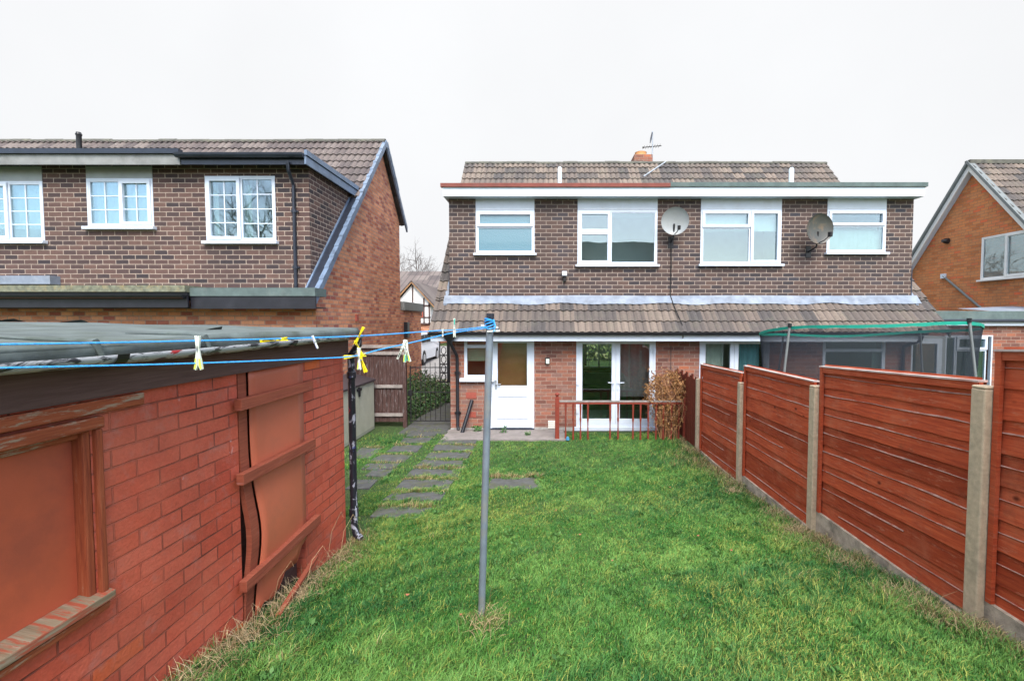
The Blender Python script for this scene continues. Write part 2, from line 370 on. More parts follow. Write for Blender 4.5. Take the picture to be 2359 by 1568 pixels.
M['shedbrick'] = brickmat('painted_brick', .27, .0885, .0055, (.2, .045, .028), [(0, (.46, .07, .036)), (.35, (.54, .09, .046)), (.6, (.57, .11, .062)), (.94, (.52, .08, .038)), (1, (.7, .13, .02))],
    mvis=True, msmooth=.35, rough=.7, bumpd=.012, patches=[((.56, .17, .1), 1.6, .46, .72, .5), ((.62, .6, .62), 5.5, .69, .74, .7), ((.4, .2, .17), 9, .55, .7, .35)])
def paintsplash():
    t = NT('splashed_pipe'); n1 = t.noise(16, 4, .6, t.scl(t.pos(), 1, 1, .45), .8)
    c = t.mix(t.ramp(n1, [(.56, 0.0), (.6, .8)]), (.013, .014, .022), (.4, .42, .5))
    c = t.mix(t.ramp(t.noise(5, 3), [(.68, 0.0), (.69, 1.0)]), c, (.36, .015, .02))
    c = t.mix(t.ramp(t.noise(7, 4, .6, t.scl(t.pos(), 2, 1, 1)), [(.64, 0.0), (.66, .8)]), c, (.03, .05, .2))
    t.col(c); t.rough(.4); return t.m
M['splash'] = paintsplash()
def guttermat():
    t = NT('splashed_gutter'); v = t.scl(t.pos(), 1, .35, 1.5)
    c = t.mix(t.ramp(t.noise(9, 6, .7, v, 1.2), [(.42, 0.0), (.47, 1.0)]), (.02, .022, .03), (.42, .44, .46))
    c = t.mix(t.ramp(t.noise(5, 5, .7, v, .8), [(.56, 0.0), (.59, 1.0)]), c, (.38, .02, .025))
    c = t.mix(t.ramp(t.noise(22, 4, .6, v), [(.56, 0.0), (.6, .9)]), c, (.03, .03, .035)); t.col(c); t.rough(.4); return t.m
M['guttersplash'] = guttermat()
TS = [(0, (.075, .068, .066)), (.35, (.11, .092, .082)), (.7, (.15, .12, .1)), (1, (.2, .16, .13))]
M['tile'] = tilemat('roof_tile', TS)
M['tilebrown'] = tilemat('roof_tile_brown', [(0, (.08, .066, .065)), (.5, (.12, .096, .09)), (1, (.165, .138, .125))], .2)
M['ridge'] = plain('ridge_tile', (.1, .1, .085), .95, .3, 6, dirt=(.2, .2, .14), dirt_amt=.5)
def netmat():
    t = NT('trampoline_net'); t.t.nodes.remove(t.b)
    tr = t.n('ShaderNodeBsdfTransparent'); di = t.n('ShaderNodeBsdfDiffuse'); di.inputs[0].default_value = (.035, .042, .052, 1)
    lw = t.n('ShaderNodeLayerWeight'); lw.inputs[0].default_value = .5; mx = t.n('ShaderNodeMixShader'); t.l(t.math('MULTIPLY_ADD' if 0 else 'ADD', t.math('MULTIPLY', t.math('POWER', lw.outputs['Facing'], 2.0), .4), .56, True), mx.inputs[0])
    t.l(tr.outputs[0], mx.inputs[1]); t.l(di.outputs[0], mx.inputs[2]); t.l(mx.outputs[0], t.out.inputs[0]); return t.m
M['trampnet'] = netmat()
# ------------------------------------------------------------------ builders for buildings
def wall_holes(name, mat, par, x0, x1, z0, z1, Y, holes, th=.28, M4=None):
    m = MB(); m.M = M4
    hs = [h for h in holes]
    xs = sorted(set([x0, x1] + [v for h in hs for v in (h[0], h[1])])); zs = sorted(set([z0, z1] + [v for h in hs for v in (h[2], h[3])]))
    def inh(cx, cz): return any(h[0] < cx < h[1] and h[2] < cz < h[3] for h in hs)
    for i in range(len(xs) - 1):
        for j in range(len(zs) - 1):
            a, b, c, d = xs[i], xs[i+1], zs[j], zs[j+1]
            if a < x0 - 1e-6 or b > x1 + 1e-6 or c < z0 - 1e-6 or d > z1 + 1e-6 or inh((a+b)/2, (c+d)/2): continue
            m.quad((a, Y, c), (b, Y, c), (b, Y, d), (a, Y, d)); m.quad((b, Y+th, c), (a, Y+th, c), (a, Y+th, d), (b, Y+th, d))
    for a, b, c, d in hs:
        m.quad((a, Y, c), (a, Y, d), (a, Y+th, d), (a, Y+th, c)); m.quad((b, Y, d), (b, Y, c), (b, Y+th, c), (b, Y+th, d))
        m.quad((a, Y, d), (b, Y, d), (b, Y+th, d), (a, Y+th, d)); m.quad((b, Y, c), (a, Y, c), (a, Y+th, c), (b, Y+th, c))
    m.quad((x0, Y, z1), (x1, Y, z1), (x1, Y+th, z1), (x0, Y+th, z1))
    m.quad((x0, Y+th, z0), (x0, Y, z0), (x0, Y, z1), (x0, Y+th, z1)); m.quad((x1, Y, z0), (x1, Y+th, z0), (x1, Y+th, z1), (x1, Y, z1))
    return m.build(name, mat, par)
def ring(m, a, b, c, d, w, y0, y1, wb=None):
    wb = wb or w
    m.box(a, b, y0, y1, d - w, d); m.box(a, b, y0, y1, c, c + wb)
    m.box(a, a + w, y0, y1, c + wb, d - w); m.box(b - w, b, y0, y1, c + wb, d - w)
def window(par, r, Y, cells, fmat=None, sill=.05, sillx=.05, panes='glass', munt=None, drapes=None, M4=None, room=1.6, name='window', rm='interior'):
    """cells: (fx0, fx1, fz0, fz1, opening); drapes: (fx0, fx1, fz0, fz1, material)"""
    fmat = fmat or M['white']; x0, x1, z0, z1 = r; W = x1 - x0; H = z1 - z0
    if M4 is not None: MM = M4 @ Matrix.Translation((0, Y, 0))
    else: MM = Matrix.Translation((0, Y, 0))
    f = MB(); f.M = MM
    ring(f, x0, x1, z0, z1, .035, -.012, .07)
    ps = []
    for c in cells:
        a, b, cc, d = x0 + .036 + c[0] * (W - .072), x0 + .036 + c[1] * (W - .072), z0 + .036 + c[2] * (H - .072), z0 + .036 + c[3] * (H - .072)
        if c[4]: ring(f, a, b, cc, d, .062, -.035, .045); k = .062
        else: ring(f, a, b, cc, d, .03, -.006, .05); k = .03
        ps.append((a + k, b - k, cc + k, d - k))
        if munt:
            nx, nz = munt
            for i in range(1, nx): q = a + k + (b - a - 2*k) * i / nx; f.box(q - .01, q + .01, .006, .028, cc + k, d - k)
            for i in range(1, nz): q = cc + k + (d - cc - 2*k) * i / nz; f.box(a + k, b - k, .008, .026, q - .009, q + .009)
    fo = f.build(name, fmat, par)
    for p in ps:
        q = MB(); q.M = MM; q.box(p[0], p[1], .014, .02, p[2], p[3]); q.build('pane', M[panes], fo)
    if sill:
        s = MB(); s.M = MM; s.box(x0 - sillx, x1 + sillx, -.1, .02, z0 - sill, z0 - .001); s.build('sill', fmat, fo, bevel=.006)
    if room:
        i = MB(); i.M = MM; a, b, c, d = x0 - .25, x1 + .25, z0 - .5, z1 + .12
        i.quad((a, room, c), (b, room, c), (b, room, d), (a, room, d)); i.quad((a, .285, c), (a, room, c), (a, room, d), (a, .285, d))
        i.quad((b, room, c), (b, .285, c), (b, .285, d), (b, room, d)); i.quad((a, .285, d), (a, room, d), (b, room, d), (b, .285, d)); i.quad((a, .285, c), (b, .285, c), (b, room, c), (a, room, c))
        i.build('room_lining', M[rm], fo)
    for dr in drapes or []:
        a, b, c, d = x0 + dr[0] * W, x0 + dr[1] * W, z0 + dr[2] * H, z0 + dr[3] * H
        q = MB(); q.M = MM; n = max(6, int((b - a) / .02)); vs = []; fold = dr[5] if len(dr) > 5 else .02
        for i in range(n + 1):
            xx = a + (b - a) * i / n; yy = .13 + fold * math.sin(i * 1.15) * (.6 + .4 * math.sin(i * .37))
            vs += [(xx, yy, c), (xx, yy, d)]
        q.add(vs, [(2*i, 2*i+2, 2*i+3, 2*i+1) for i in range(n)]); q.build('blind' if fold < .004 else 'curtain', M[dr[4]], fo, smooth=True)
    return fo
def tiles(name, mat, par, x0, x1, ya, yb, y0, z0, slope, gauge=.33, roll=.162, seed=1, drop=.0):
    """pantiles on the pitch through (y0,z0); slope = dz/dy (may be negative for the far side); covers ya..yb"""
    sg = 1 if yb > ya else -1; L = math.sqrt(1 + slope * slope); dy = gauge / L
    ny, nzv = -slope * sg / L * sg, 1 / L
    nvec = Vector((0, -slope / L, 1 / L))
    k0 = math.floor((abs(ya - y0)) / dy + 1e-4); n = max(2, int(round((x1 - x0) / roll * 8)))
    xs = np.linspace(x0, x1, n + 1); rng = random.Random(seed)
    vs = []; fs = []; uv = []
    k = k0
    while True:
        a = max(abs(ya - y0), k * dy); b = min(abs(yb - y0), (k + 1) * dy)
        if a >= abs(yb - y0) - 1e-4: break
        base = len(vs)
        jit = [rng.uniform(-.004, .004) for _ in range(int(n / 8) + 3)]
        for lvl, (t, up) in enumerate(((a, .004), (a, .044), (b + .01, .01))):
            for i, x in enumerate(xs):
                h = .5 + .5 * math.cos(2 * math.pi * (x - x0) / roll); h = h ** .8 * .034
                q = Vector((x, y0 + sg * t, z0 + slope * sg * t)) + nvec * (h + up + jit[int((x - x0) / roll)])
                vs.append(q)
        for lv in (0, 1):
            for i in range(n):
                p = base + lv * (n + 1) + i; q = p + n + 1
                fs.append((p, p + 1, q + 1, q) if sg * 1 > 0 else (p + 1, p, q, q + 1))
                u0 = (xs[i] - x0) / (2 * roll) + .001; u1 = (xs[i+1] - x0) / (2 * roll) - .001
                uv.append([(u0, k + .3), (u1, k + .3), (u1, k + .7), (u0, k + .7)] if sg > 0 else [(u1, k + .3), (u0, k + .3), (u0, k + .7), (u1, k + .7)])
        k += 1
    m = MB(); m.add(vs, fs, uv); o = m.build(name, mat, par, smooth=True)
    return o
def gable_prism(name, mat, par, X0, X1, prof):
    m = MB(); m.prism(prof, 'x', X0, X1); return m.build(name, mat, par, fix=True)
def downpipe(par, pts, r=.034, brackets=(), mat='black'):
    m = MB(); m.tube(pts, r, 10)
    for b in brackets: m.lathe([(r, -.03), (r + .014, -.03), (r + .014, .03), (r, .03)], b, 10); m.box(b[0] - .075, b[0] + .075, b[1], b[1] + .035, b[2] - .012, b[2] + .012)
    return m.build('downpipe', M[mat], par, smooth=True)
# ================================================================== the semi-detached pair
YF, YD, SL = 10.67, 11.0, 1.093
YR, ZR, YE, ZE = 15.19, 7.6, 10.3, 2.255
def roofz(y): return ZE + SL * (y - YE)
XL, XR = -2.22, 8.42; VL, VR = -2.607, 9.0; DL, DR = onY(1034, 500, YD).x, onY(2103, 500, YD).x
H = thing('semi_detached_house', 'brown brick pair of semi-detached houses with long flat-roofed dormer behind the lawn', 'house', (3, YF, 0))
gr = {k: rect(*v, YF) for k, v in dict(side=(1069.5, 770, 1129, 870), door=(1129.6, 770, 1230, 986), patio=(1326.5, 770, 1510, 985), patio2=(1608, 770, 1772, 985), kit=(1892, 770, 2039, 893)).items()}
ZT = 2.32
for k in gr: gr[k] = (gr[k][0], gr[k][1], max(gr[k][2], .04), 2.13)
walls_front = wall_holes('rear_wall', M['brickred'], H, XL, XR, -.3, ZT, YF, list(gr.values()))
box('plinth', M['plinth'], H, XL - .004, gr['door'][0] - .01, YF - .012, YF, -.25, .055); box('plinth', M['plinth'], H, gr['door'][1] + .01, gr['patio'][0] - .06, YF - .012, YF, -.25, .07)
YFW = 17.0
fr = [(1.15, 2.75, .77, 2.0)]
wall_holes('front_wall', M['brickred'], H, XL, XR, -.3, 5.5, YFW, fr)
for nm, X in (('gable_wall', XL), ('gable_wall', XR - .28)):
    m = MB(); m.prism([(YF + .001, -.3), (YFW + .28, -.3), (YFW + .28, 5.35), (YR, ZR - .2), (YF + .001, roofz(YF) - .2)], 'x', X + .001, X + .279); m.build(nm, M['brickred'], H, fix=True)
# downstairs interior: the lounge seen through the patio doors
m = MB(); a, b = .5, 3.3
m.quad((a, YF + .3, 0), (a, YFW, 0), (a, YFW, 2.3), (a, YF + .3, 2.3)); m.quad((b, YFW, 0), (b, YF + .3, 0), (b, YF + .3, 2.3), (b, YFW, 2.3)); m.quad((a, YF, 2.31), (a, YFW, 2.31), (b, YFW, 2.31), (b, YF, 2.31))
m.build('room_lining', M['interior'], H); box('floor', M['floor'], H, XL + .3, XR - .3, YF + .28, YFW, -.04, .03)
# full roof: lower band, strips beside the dormer, upper band, front pitch
tiles('roof', M['tile'], H, VL, VR, YE, YD + .02, YE, ZE, SL, seed=2)
tiles('roof', M['tile'], H, VL, DL - .01, YD + .02, 13.5, YE, ZE, SL, seed=3); tiles('roof', M['tile'], H, DR + .01, VR, YD + .02, 13.5, YE, ZE, SL, seed=4)
rf = tiles('roof', M['tile'], H, VL, VR, 13.3, YR, YE, ZE, SL, seed=5)
tiles('roof', M['tile'], H, VL, VR, YFW + .6, YR, YFW + .6, ZR - SL * (YFW + .6 - YR), -SL, seed=6)
m = MB(); pr = random.Random(3); x = VL
while x < VR:
    x2 = min(VR, x + .45); dz = pr.uniform(-.012, .012)
    m.add([Vector((xx, YR + .11 * math.cos(t), ZR - .02 + dz + .08 * math.sin(t))) for xx in (x, x2 + .01) for t in np.linspace(-.25, math.pi + .25, 9)], [(i, i + 1, 10 + i, 9 + i) for i in range(8)] + [tuple(range(9))[::-1], tuple(range(9, 18))]); x = x2
m.build('ridge', M['ridge'], rf, fix=True)
for X in (VL, VR - .04):                                         # verge undercloak
    m = MB(); m.prism([(YE, ZE - .09), (YR, ZR - .09), (YR, ZR + .03), (YE, ZE + .03)], 'x', X, X + .04); m.build('verge', M['ridge'], rf, fix=True)
    m = MB(); m.prism([(YFW + .6, ZR - SL * 2.41 - .09), (YR, ZR - .09), (YR, ZR + .03), (YFW + .6, ZR - SL * 2.41 + .03)], 'x', X, X + .04); m.build('verge', M['ridge'], rf, fix=True)
# eaves
a = onY(1000, 772, YE); b = onY(1000, 785.5, YE)
for (x0, x1, dz) in ((onY(992, 770, YE).x, onY(1755, 770, YE).x, 0), (onY(1755.5, 770, YE).x, onY(2127, 770, YE).x, -.012)):
    box('fascia', M['white'], H, x0, x1, YE - .02, YE, b.z + dz, a.z + .05 + dz)
    m = MB()
    m.add([Vector((xx, YE - .085 + .055 * math.cos(t), a.z + .055 + .055 * math.sin(t))) for xx in (x0 - .04, x1) for t in np.linspace(-math.pi, 0, 8)], [(i, i + 1, 9 + i, 8 + i) for i in range(7)] + [tuple(range(8)), tuple(range(8, 16))[::-1]])
    m.box(x0 - .04, x1, YE - .144, YE - .138, a.z + .05, a.z + .063)
    m.build('gutter', M['black'] if dz == 0 else M['navy'], H)
box('soffit', M['white_old'], H, XL - .35, XR + .2, YE, YF + .002, b.z + .012, b.z + .03)
# dormer
dr = {1: (1096, 485, 1230.7, 584), 2: (1329.6, 484, 1514, 610), 3: (1612, 483, 1800, 609), 4: (1902.5, 483, 2041, 582)}
rr = {k: rect(*v, YD) for k, v in dr.items()}
zdt = onY(1100, 452, YD).z; zbase = onY(1100, 690, YD).z
D = wall_holes('dormer_wall', M['brickdark'], H, DL, DR, zbase, zdt, YD, [(r[0], r[1], r[2], zdt - .001) for r in rr.values()])
for X0, X1 in ((DL, DL + .25), (DR - .25, DR)):
    m = MB(); m.prism([(YD + .281, roofz(YD + .281) - .1), (YD + .281, zdt), (YR - (ZR - zdt) / SL, zdt)], 'x', X0 + .001, X1); m.build('dormer_cheek', M['brickdark'], H, fix=True)
LAY = {1: [(0, 1, .64, 1, 1), (0, 1, 0, .635, 0)], 2: [(0, .405, .61, 1, 1), (0, .405, 0, .605, 1), (.41, 1, 0, 1, 0)],
       3: [(0, .62, .69, 1, 1), (0, .62, 0, .685, 0), (.625, 1, 0, 1, 1)], 4: [(0, 1, .64, 1, 1), (0, 1, 0, .635, 0)]}
DRP = {1: None, 2: None, 3: [(.0, 1, .62, .9, 'curtainw', .002)], 4: [(0, 1, .0, .55, 'curtain', .002)]}
for k, r in rr.items():
    wo = window(H, r, YD, LAY[k], panes='frosted' if k == 1 else 'glass', drapes=DRP[k], room=1.4, rm='interior')
    MB().box(r[0] + .001, r[1] - .001, YD - .012, YD + .06, r[3] + .006, zdt + .05).build('panel', M['panel'], H, bevel=.003)
# little things on the sills of the neighbour's windows
a = onY(1714, 600, YD)
# flashing at the dormer foot
m = MB(); za = onY(1100, 680.5, YD - .02).z; n = 330; xs = np.linspace(DL - .12, DR + .14, n); vs = []
for i, x in enumerate(xs):
    yb_ = YD - .17 + .012 * math.sin(x * 3.1) ; wv = .5 + .5 * math.cos(2 * math.pi * (x - VL) / .162); up = .075 + .008 * wv
    jag = .004 * math.sin(x * 38.7) + .012 * math.sin(x * 5)
    vs += [(x, YD - .012, za + .006 * math.sin(x * 1.7)), (x, YD - .02, roofz(YD - .02) + .125), (x, yb_ + jag, roofz(yb_ + jag) + up + .02)]
fs = []
for i in range(n - 1): fs += [(3*i, 3*i+3+0, 3*i+4, 3*i+1)[::-1], (3*i+1, 3*i+4, 3*i+5, 3*i+2)[::-1]]
m.add(vs, fs); m.build('flashing', M['flash'], H, smooth=True)
for X, s in ((DL - .01, -1), (DR + .01, 1)):                     # soakers beside the cheeks
    y1 = onY(1034, 565, YD).z
    m = MB(); m.quad((X, YD - .17, roofz(YD - .17) + .07), (X + s * .14, YD - .17, roofz(YD - .17) + .06), (X + s * .03, YD + 1.2, roofz(YD + 1.2) + .06), (X, YD + 1.2, roofz(YD + 1.2) + .09)); m.build('flashing', M['flash'], H)
    m = MB(); m.quad((X, YD - .02, roofz(YD) + .02), (X + s * .02, YD - .02, roofz(YD) + .02), (X + s * .02, YD + .8, roofz(YD + .8)), (X, YD - .02, roofz(YD) + .8)); m.build('flashing', M['flash'], H)
# dormer roof edge
YFA = 10.72
def fz(py): return onY(1200, py, YFA).z
xa, xb, xm = onY(1020, 440, YFA).x, onY(2130, 440, YFA).x, onY(1543, 440, YFA).x
box('dormer_fascia', M['white_old'], H, xa, xm + .1, YFA, YFA + .03, fz(452), fz(430)); box('dormer_fascia', M['white'], H, xm + .101, xb, YFA + .002, YFA + .03, fz(452), fz(429))
box('roof_edge', M['feltred'], H, xa - .05, xm, YFA - .045, YFA + .06, fz(431.5), fz(423)); box('roof_edge', M['feltgreen'], H, xm + .001, xb + .04, YFA - .04, YFA + .06, fz(430.5), fz(421))
m = MB().box(xa, xb, YFA + .061, 13.9, fz(430), fz(423.5)); m.build('dormer_roof', M['felt'], H)
box('soffit', M['white_old'], H, xa + .01, xb - .01, YFA + .031, YD + .5, fz(452) + .01, fz(452) + .03)
for X0, X1 in ((xa, xa + .03), (xb - .03, xb)): box('dormer_fascia', M['white_old'], H, X0, X1, YFA + .031, 13.6, fz(452), fz(432))
# flues standing on the dormer roof
for px, y0, y1, rr_ in ((1289, 422, 388, .055), (1822.5, 420, 390, .065)):
    a = onY(px, y1, 12.9); m = MB(); m.lathe([(rr_, 0), (rr_, a.z - 5.66), (rr_ * .6, a.z - 5.62)], (a.x, 12.9, 5.66), 14); m.build('flue', M['white_old'], H, smooth=True)
# chimney
a = onY(1454, 375, 15.7); b = onY(1498, 363, 15.7)
ch = box('chimney', M['brickred'], H, a.x + .04, b.x, 15.4, 16.0, 6.6, b.z)
c = onY(1476, 363, 15.6); MB().lathe([(.21, 0), (.19, .1), (.2, .13), (.15, .14)], (c.x, 15.65, b.z), 14).build('chimney_pot', M['terracotta'], ch, smooth=True)
# back door
r = gr['door']; x0, x1, z0, z1 = r
d = MB(); ring(d, x0, x1, z0, z1, .055, -.015 + YF, YF + .07); d.box(x0 + .04, x1 - .04, YF - .055, YF - .01, z0 + .03, z0 + .11)
Dr = d.build('door_frame', M['white'], H, bevel=.004)
gx0, gx1 = onY(1146, 850, YF).x, onY(1213.4, 850, YF).x; gz0 = onY(1180, 888, YF).z
leaf = MB(); y0, y1 = YF - .004, YF + .045
leaf.box(x0 + .056, gx0, y0, y1, z0 + .06, z1 - .056); leaf.box(gx1, x1 - .056, y0, y1, z0 + .06, z1 - .056)
leaf.box(gx0, gx1, y0, y1, z0 + .06, gz0); leaf.box(gx0, gx1, y0, y1, z1 - .1, z1 - .056)
pz0, pz1 = onY(1180, 946, YF).z, onY(1180, 908, YF).z
ring(leaf, gx0 - .02, gx1 + .02, z0 + .22, pz1 - .02, .03, y0 - .014, y0)
dl = leaf.build('door', M['white'], H, bevel=.004)
box('pane', M['glassclear'], dl, gx0, gx1, YF + .015, YF + .02, gz0, z1 - .1)
h = MB(); hx = onY(1142, 880, YF).x; hz = onY(1142, 884, YF).z; h.box(hx - .02, hx + .02, y0 - .02, y0, hz - .11, hz + .09); h.tube([(hx, y0 - .01, hz), (hx, y0 - .055, hz), (hx + .12, y0 - .055, hz)], .01, 8); h.build('handle', M['metal'], dl)
m = MB(); m.quad((x0, YF + .2, 0), (x1, YF + .2, 0), (x1, YF + .2, 2.3), (x0, YF + .2, 2.3)); m.build('inner_door', M['interior_warm'], H)
box('threshold', M['navy'], H, x0, x1, YF - .05, YF + .05, z0 - .04, z0 + .004)
# side window
r = gr['side']; window(H, r, YF, [(0, 1, .83, 1, 0), (0, 1, 0, .82, 0)], drapes=[(.0, 1, .42, 1, 'blind', .002)], sill=.08, sillx=.1, room=.6, rm='interior_warm')
# patio doors
def patio(r, leaf_px, name, drape=None, room=None):
    x0, x1, z0, z1 = r; xm = (x0 + x1) / 2
    f = MB(); ring(f, x0, x1, z0 + .03, z1, .045, YF - .015, YF + .08); f.box(x0 - .04, x1 + .04, YF - .09, YF + .03, z0 - .05, z0 + .029)
    fr = f.build('patio_door_frame', M['white'], H, bevel=.004)
    for a, b, s in ((x0 + .046, xm - .002, 1), (xm + .002, x1 - .046, -1)):
        l = MB(); w_ = .095; l.box(a, b, YF - .01, YF + .05, z0 + .08, z0 + .21); l.box(a, b, YF - .01, YF + .05, z1 - .125, z1 - .048)
        l.box(a, a + w_, YF - .01, YF + .05, z0 + .21, z1 - .125); l.box(b - w_, b, YF - .01, YF + .05, z0 + .21, z1 - .125)
        lf = l.build('patio_door', M['white'], H, bevel=.004)
        box('pane', M['glassclear'], lf, a + w_, b - w_, YF + .015, YF + .02, z0 + .21, z1 - .125)
        hx = b - .045 if s > 0 else a + .045; hz = onY(1400, 881, YF).z; h = MB()
        h.box(hx - .02, hx + .02, YF - .028, YF - .01, hz - .17, hz + .06); h.tube([(hx, YF - .02, hz), (hx, YF - .065, hz), (hx - s * .14, YF - .068, hz + .008)], .011, 8); h.build('handle', M['white'], lf)
        for hz in (onY(1400, 881, YF).z, .45, 1.85):
            hh = MB(); q = x0 + .03 if s > 0 else x1 - .03; hh.box(q - .028, q + .028, YF - .04, YF - .015, hz - .05, hz + .05); hh.build('hinge', M['white'], lf)
    return fr
fr1 = patio(gr['patio'], None, 'a')
fr2 = patio(gr['patio2'], None, 'b')
def drape(par, nm, x0, x1, y, z0, z1, mat, amp=.03, fr_=1.0):
    n = int((x1 - x0) / .012); vs = []
    for i in range(n + 1):
        x = x0 + (x1 - x0) * i / n; yy = y + amp * math.sin(i * .55 * fr_) * (.7 + .3 * math.sin(i * .21))
        vs += [(x, yy, z0), (x, yy + .01, z1)]
    m = MB(); m.add(vs, [(2*i, 2*i+2, 2*i+3, 2*i+1) for i in range(n)]); return m.build(nm, M[mat], par, smooth=True)
p = gr['patio']; drape(H, 'curtain', p[0] + .99, p[1] - .02, YF + .22, .75, 2.2, 'net', .02, .6)
a = onY(1345, 800, 15.5); b = onY(1363, 850, 15.5)
drape(H, 'curtain', 1.22, 1.46, 16.7, .9, 1.85, 'redcloth', .03); drape(H, 'curtain', 1.2, 1.36, 16.55, .1, 1.55, 'darkcloth', .03)
box('radiator', M['curtain'], H, 1.4, 2.6, 16.85, 16.95, .15, .62)
p = gr['patio2']; m = MB(); m.quad((p[0] - .4, YF + 2, 0), (p[1] + .6, YF + 2, 0), (p[1] + .6, YF + 2, 2.3), (p[0] - .4, YF + 2, 2.3)); m.build('room_lining', M['interior'], H)
drape(H, 'curtain', p[0] + .13, p[0] + .62, YF + .18, .1, 2.2, 'curtain', .035); drape(H, 'curtain', p[0] + 1.0, p[1] - .14, YF + .18, .1, 2.2, 'curtainb', .035)
# lounge front window (lattice) and the hedge seen through it
window(H, fr[0], YFW + .1, [(0, .5, 0, 1, 0), (.5, 1, 0, 1, 0)], munt=(2, 4), room=0, panes='glassclear')
window(H, gr['kit'], YF, [(0, 1, .78, 1, 0), (0, 1, 0, .775, 0)], sill=.05, drapes=[(.86, 1, 0, .75, 'curtain', .01)])
# air bricks, vent
for (x0, y0, x1, y1) in ((1165, 980.5, 1191, 995.5), (1166, 1029, 1190, 1043)):
    a = onY(x0 / 1.0857, y0 / 1.0857, YF); b = onY(x1 / 1.0857, y1 / 1.0857, YF); m = MB(); m.box(a.x, b.x, YF - .008, YF, b.z, a.z)
    for i in range(9):
        for j in range(4): cx = a.x + (b.x - a.x) * (i + .5) / 9; cz = b.z + (a.z - b.z) * (j + .5) / 4; m.box(cx - .006, cx + .006, YF - .014, YF - .008, cz - .007, cz + .007)
    m.build('air_brick', M['airbrick'], H)
a = onY(1262, 968, YF); b = onY(1279, 986, YF); m = MB(); m.box(a.x, b.x, YF - .03, YF, b.z, a.z)
for i in range(4): z = b.z + (a.z - b.z) * (i + .5) / 4; m.box(a.x + .01, b.x - .01, YF - .036, YF - .03, z - .008, z + .008)
m.build('vent_cover', M['cream'], H, bevel=.003)
# downpipe and hopper at the corner
a = onY(1043, 790, YF - .12); hx = a.x
m = MB(); hz = onY(1043, 786, YE - .1).z
m.lathe([(.045, -.1), (.06, -.04), (.15, .07), (.16, .16), (.14, .16)], (hx, YE - .1, hz + .03), 14)
m.build('hopper', M['black'], H, smooth=True)
p1 = onY(1053, 850, YF - .06); p2 = onY(1053, 990, YF - .06)
downpipe(H, [(hx, YE - .1, hz), (hx + .02, YE - .08, hz - .06), (p1.x - .01, YF - .07, hz - .34), (p1.x, YF - .06, hz - .42), (p1.x, YF - .06, .12), (p1.x + .02, YF - .1, .03)], .036, [(p1.x, YF - .06, 1.35), (p1.x, YF - .06, .42)])
a = onY(2083, 800, YF - .1)
downpipe(H, [(8.3, YE - .08, 2.2), (8.28, YE - .06, 2.1), (a.x, YF - .08, 1.95), (a.x, YF - .07, 1.85), (a.x, YF - .07, .1)], .036, [(a.x, YF - .07, 1.2)])
# ---- things fixed to the house but lifted off by hand
def dish(px, py, rpx, matn, label, Y, tilt, yaw, drop_to=None, small_arm=1):
    c = onY(px, py, Y); rr_ = rpx / FPX * Y
    T = thing('satellite_dish', label, 'satellite dish', (c.x, YD, c.z - rr_))
    Rm = Matrix.Translation(c) @ Matrix.Rotation(R(yaw), 4, 'Z') @ Matrix.Rotation(R(tilt), 4, 'X')
    m = MB(); m.M = Rm; m.lathe([(0.001, .07), (rr_ * .35, .06), (rr_ * .7, .035), (rr_ * .98, -.005), (rr_, -.012), (rr_, -.004), (rr_ * .7, .045), (rr_ * .3, .07), (.001, .08)], (0, 0, 0), 28, 'y'); m.build('reflector', M[matn], T, smooth=True)
    m = MB(); m.M = Rm; m.tube([(0, .03, -rr_ * .95), (rr_ * .1, -.12, -rr_ * .8), (rr_ * .2, -.24, -rr_ * .5)], .011, 6); m.build('feed_arm', M['blackiron'], T)
    m = MB(); m.M = Rm; m.box(rr_ * .2 - .03, rr_ * .2 + .03, -.29, -.2, -rr_ * .6, -rr_ * .28); m.build('receiver', M['rubber'], T, bevel=.008)
    m = MB(); m.tube([(c.x, c.y + .06, c.z - .05), (c.x, c.y + .12, c.z - rr_ - .05), (c.x, YD, c.z - rr_ - .12)], .02, 8); m.box(c.x - .06, c.x + .06, YD - .02, YD, c.z - rr_ - .25, c.z - rr_ + .02); m.build('bracket', M['blackiron'], T)
    if drop_to:
        b = onY(*drop_to, YD - .02); m = MB(); m.tube([(c.x, YD - .02, c.z - rr_), (c.x + .01, YD - .018, (c.z + b.z) / 2), (c.x, YD - .02, roofz(YD) + .12), (c.x + .03, YD - .2, roofz(YD - .2) + .1), (c.x + .12, YE + .1, roofz(YE + .1) + .09), (c.x + .1, YE - .04, ZE - .1)], .011, 6); m.build('cable', M['rubber'], T)
    return T
dish(1554.5, 509, 31, 'dish', 'pale grey satellite dish between the two middle upstairs windows', 10.65, 14, -8, (1556, 690))
dish(1888, 527, 34, 'dishold', 'dark weathered round satellite dish overlapping the right-hand upstairs window', 10.55, 4, 9)
a = onY(1294, 626, YD); b = onY(1305, 636, YD); T = thing('floodlight', 'small white floodlight on dormer wall left of centre below windows', 'wall light', ((a.x + b.x) / 2, YD, b.z))
box('lamp_head', M['white'], T, a.x, b.x, YD - .14, YD - .03, b.z, a.z, bevel=.006); box('sensor', M['rubber'], T, a.x + .03, b.x - .02, YD - .1, YD, b.z - .13, b.z - .01, bevel=.006)
a = onY(1255, 823, YF); b = onY(1266, 838, YF); T = thing('wall_lamp', 'small black and white wall lamp on red brick beside back door', 'wall light', ((a.x + b.x) / 2, YF, b.z))
box('lamp_back', M['black'], T, a.x, b.x, YF - .03, YF, b.z, a.z, bevel=.004); box('diffuser', M['pegw'], T, a.x + .02, b.x - .01, YF - .08, YF - .031, b.z + .01, a.z - .03, bevel=.01)
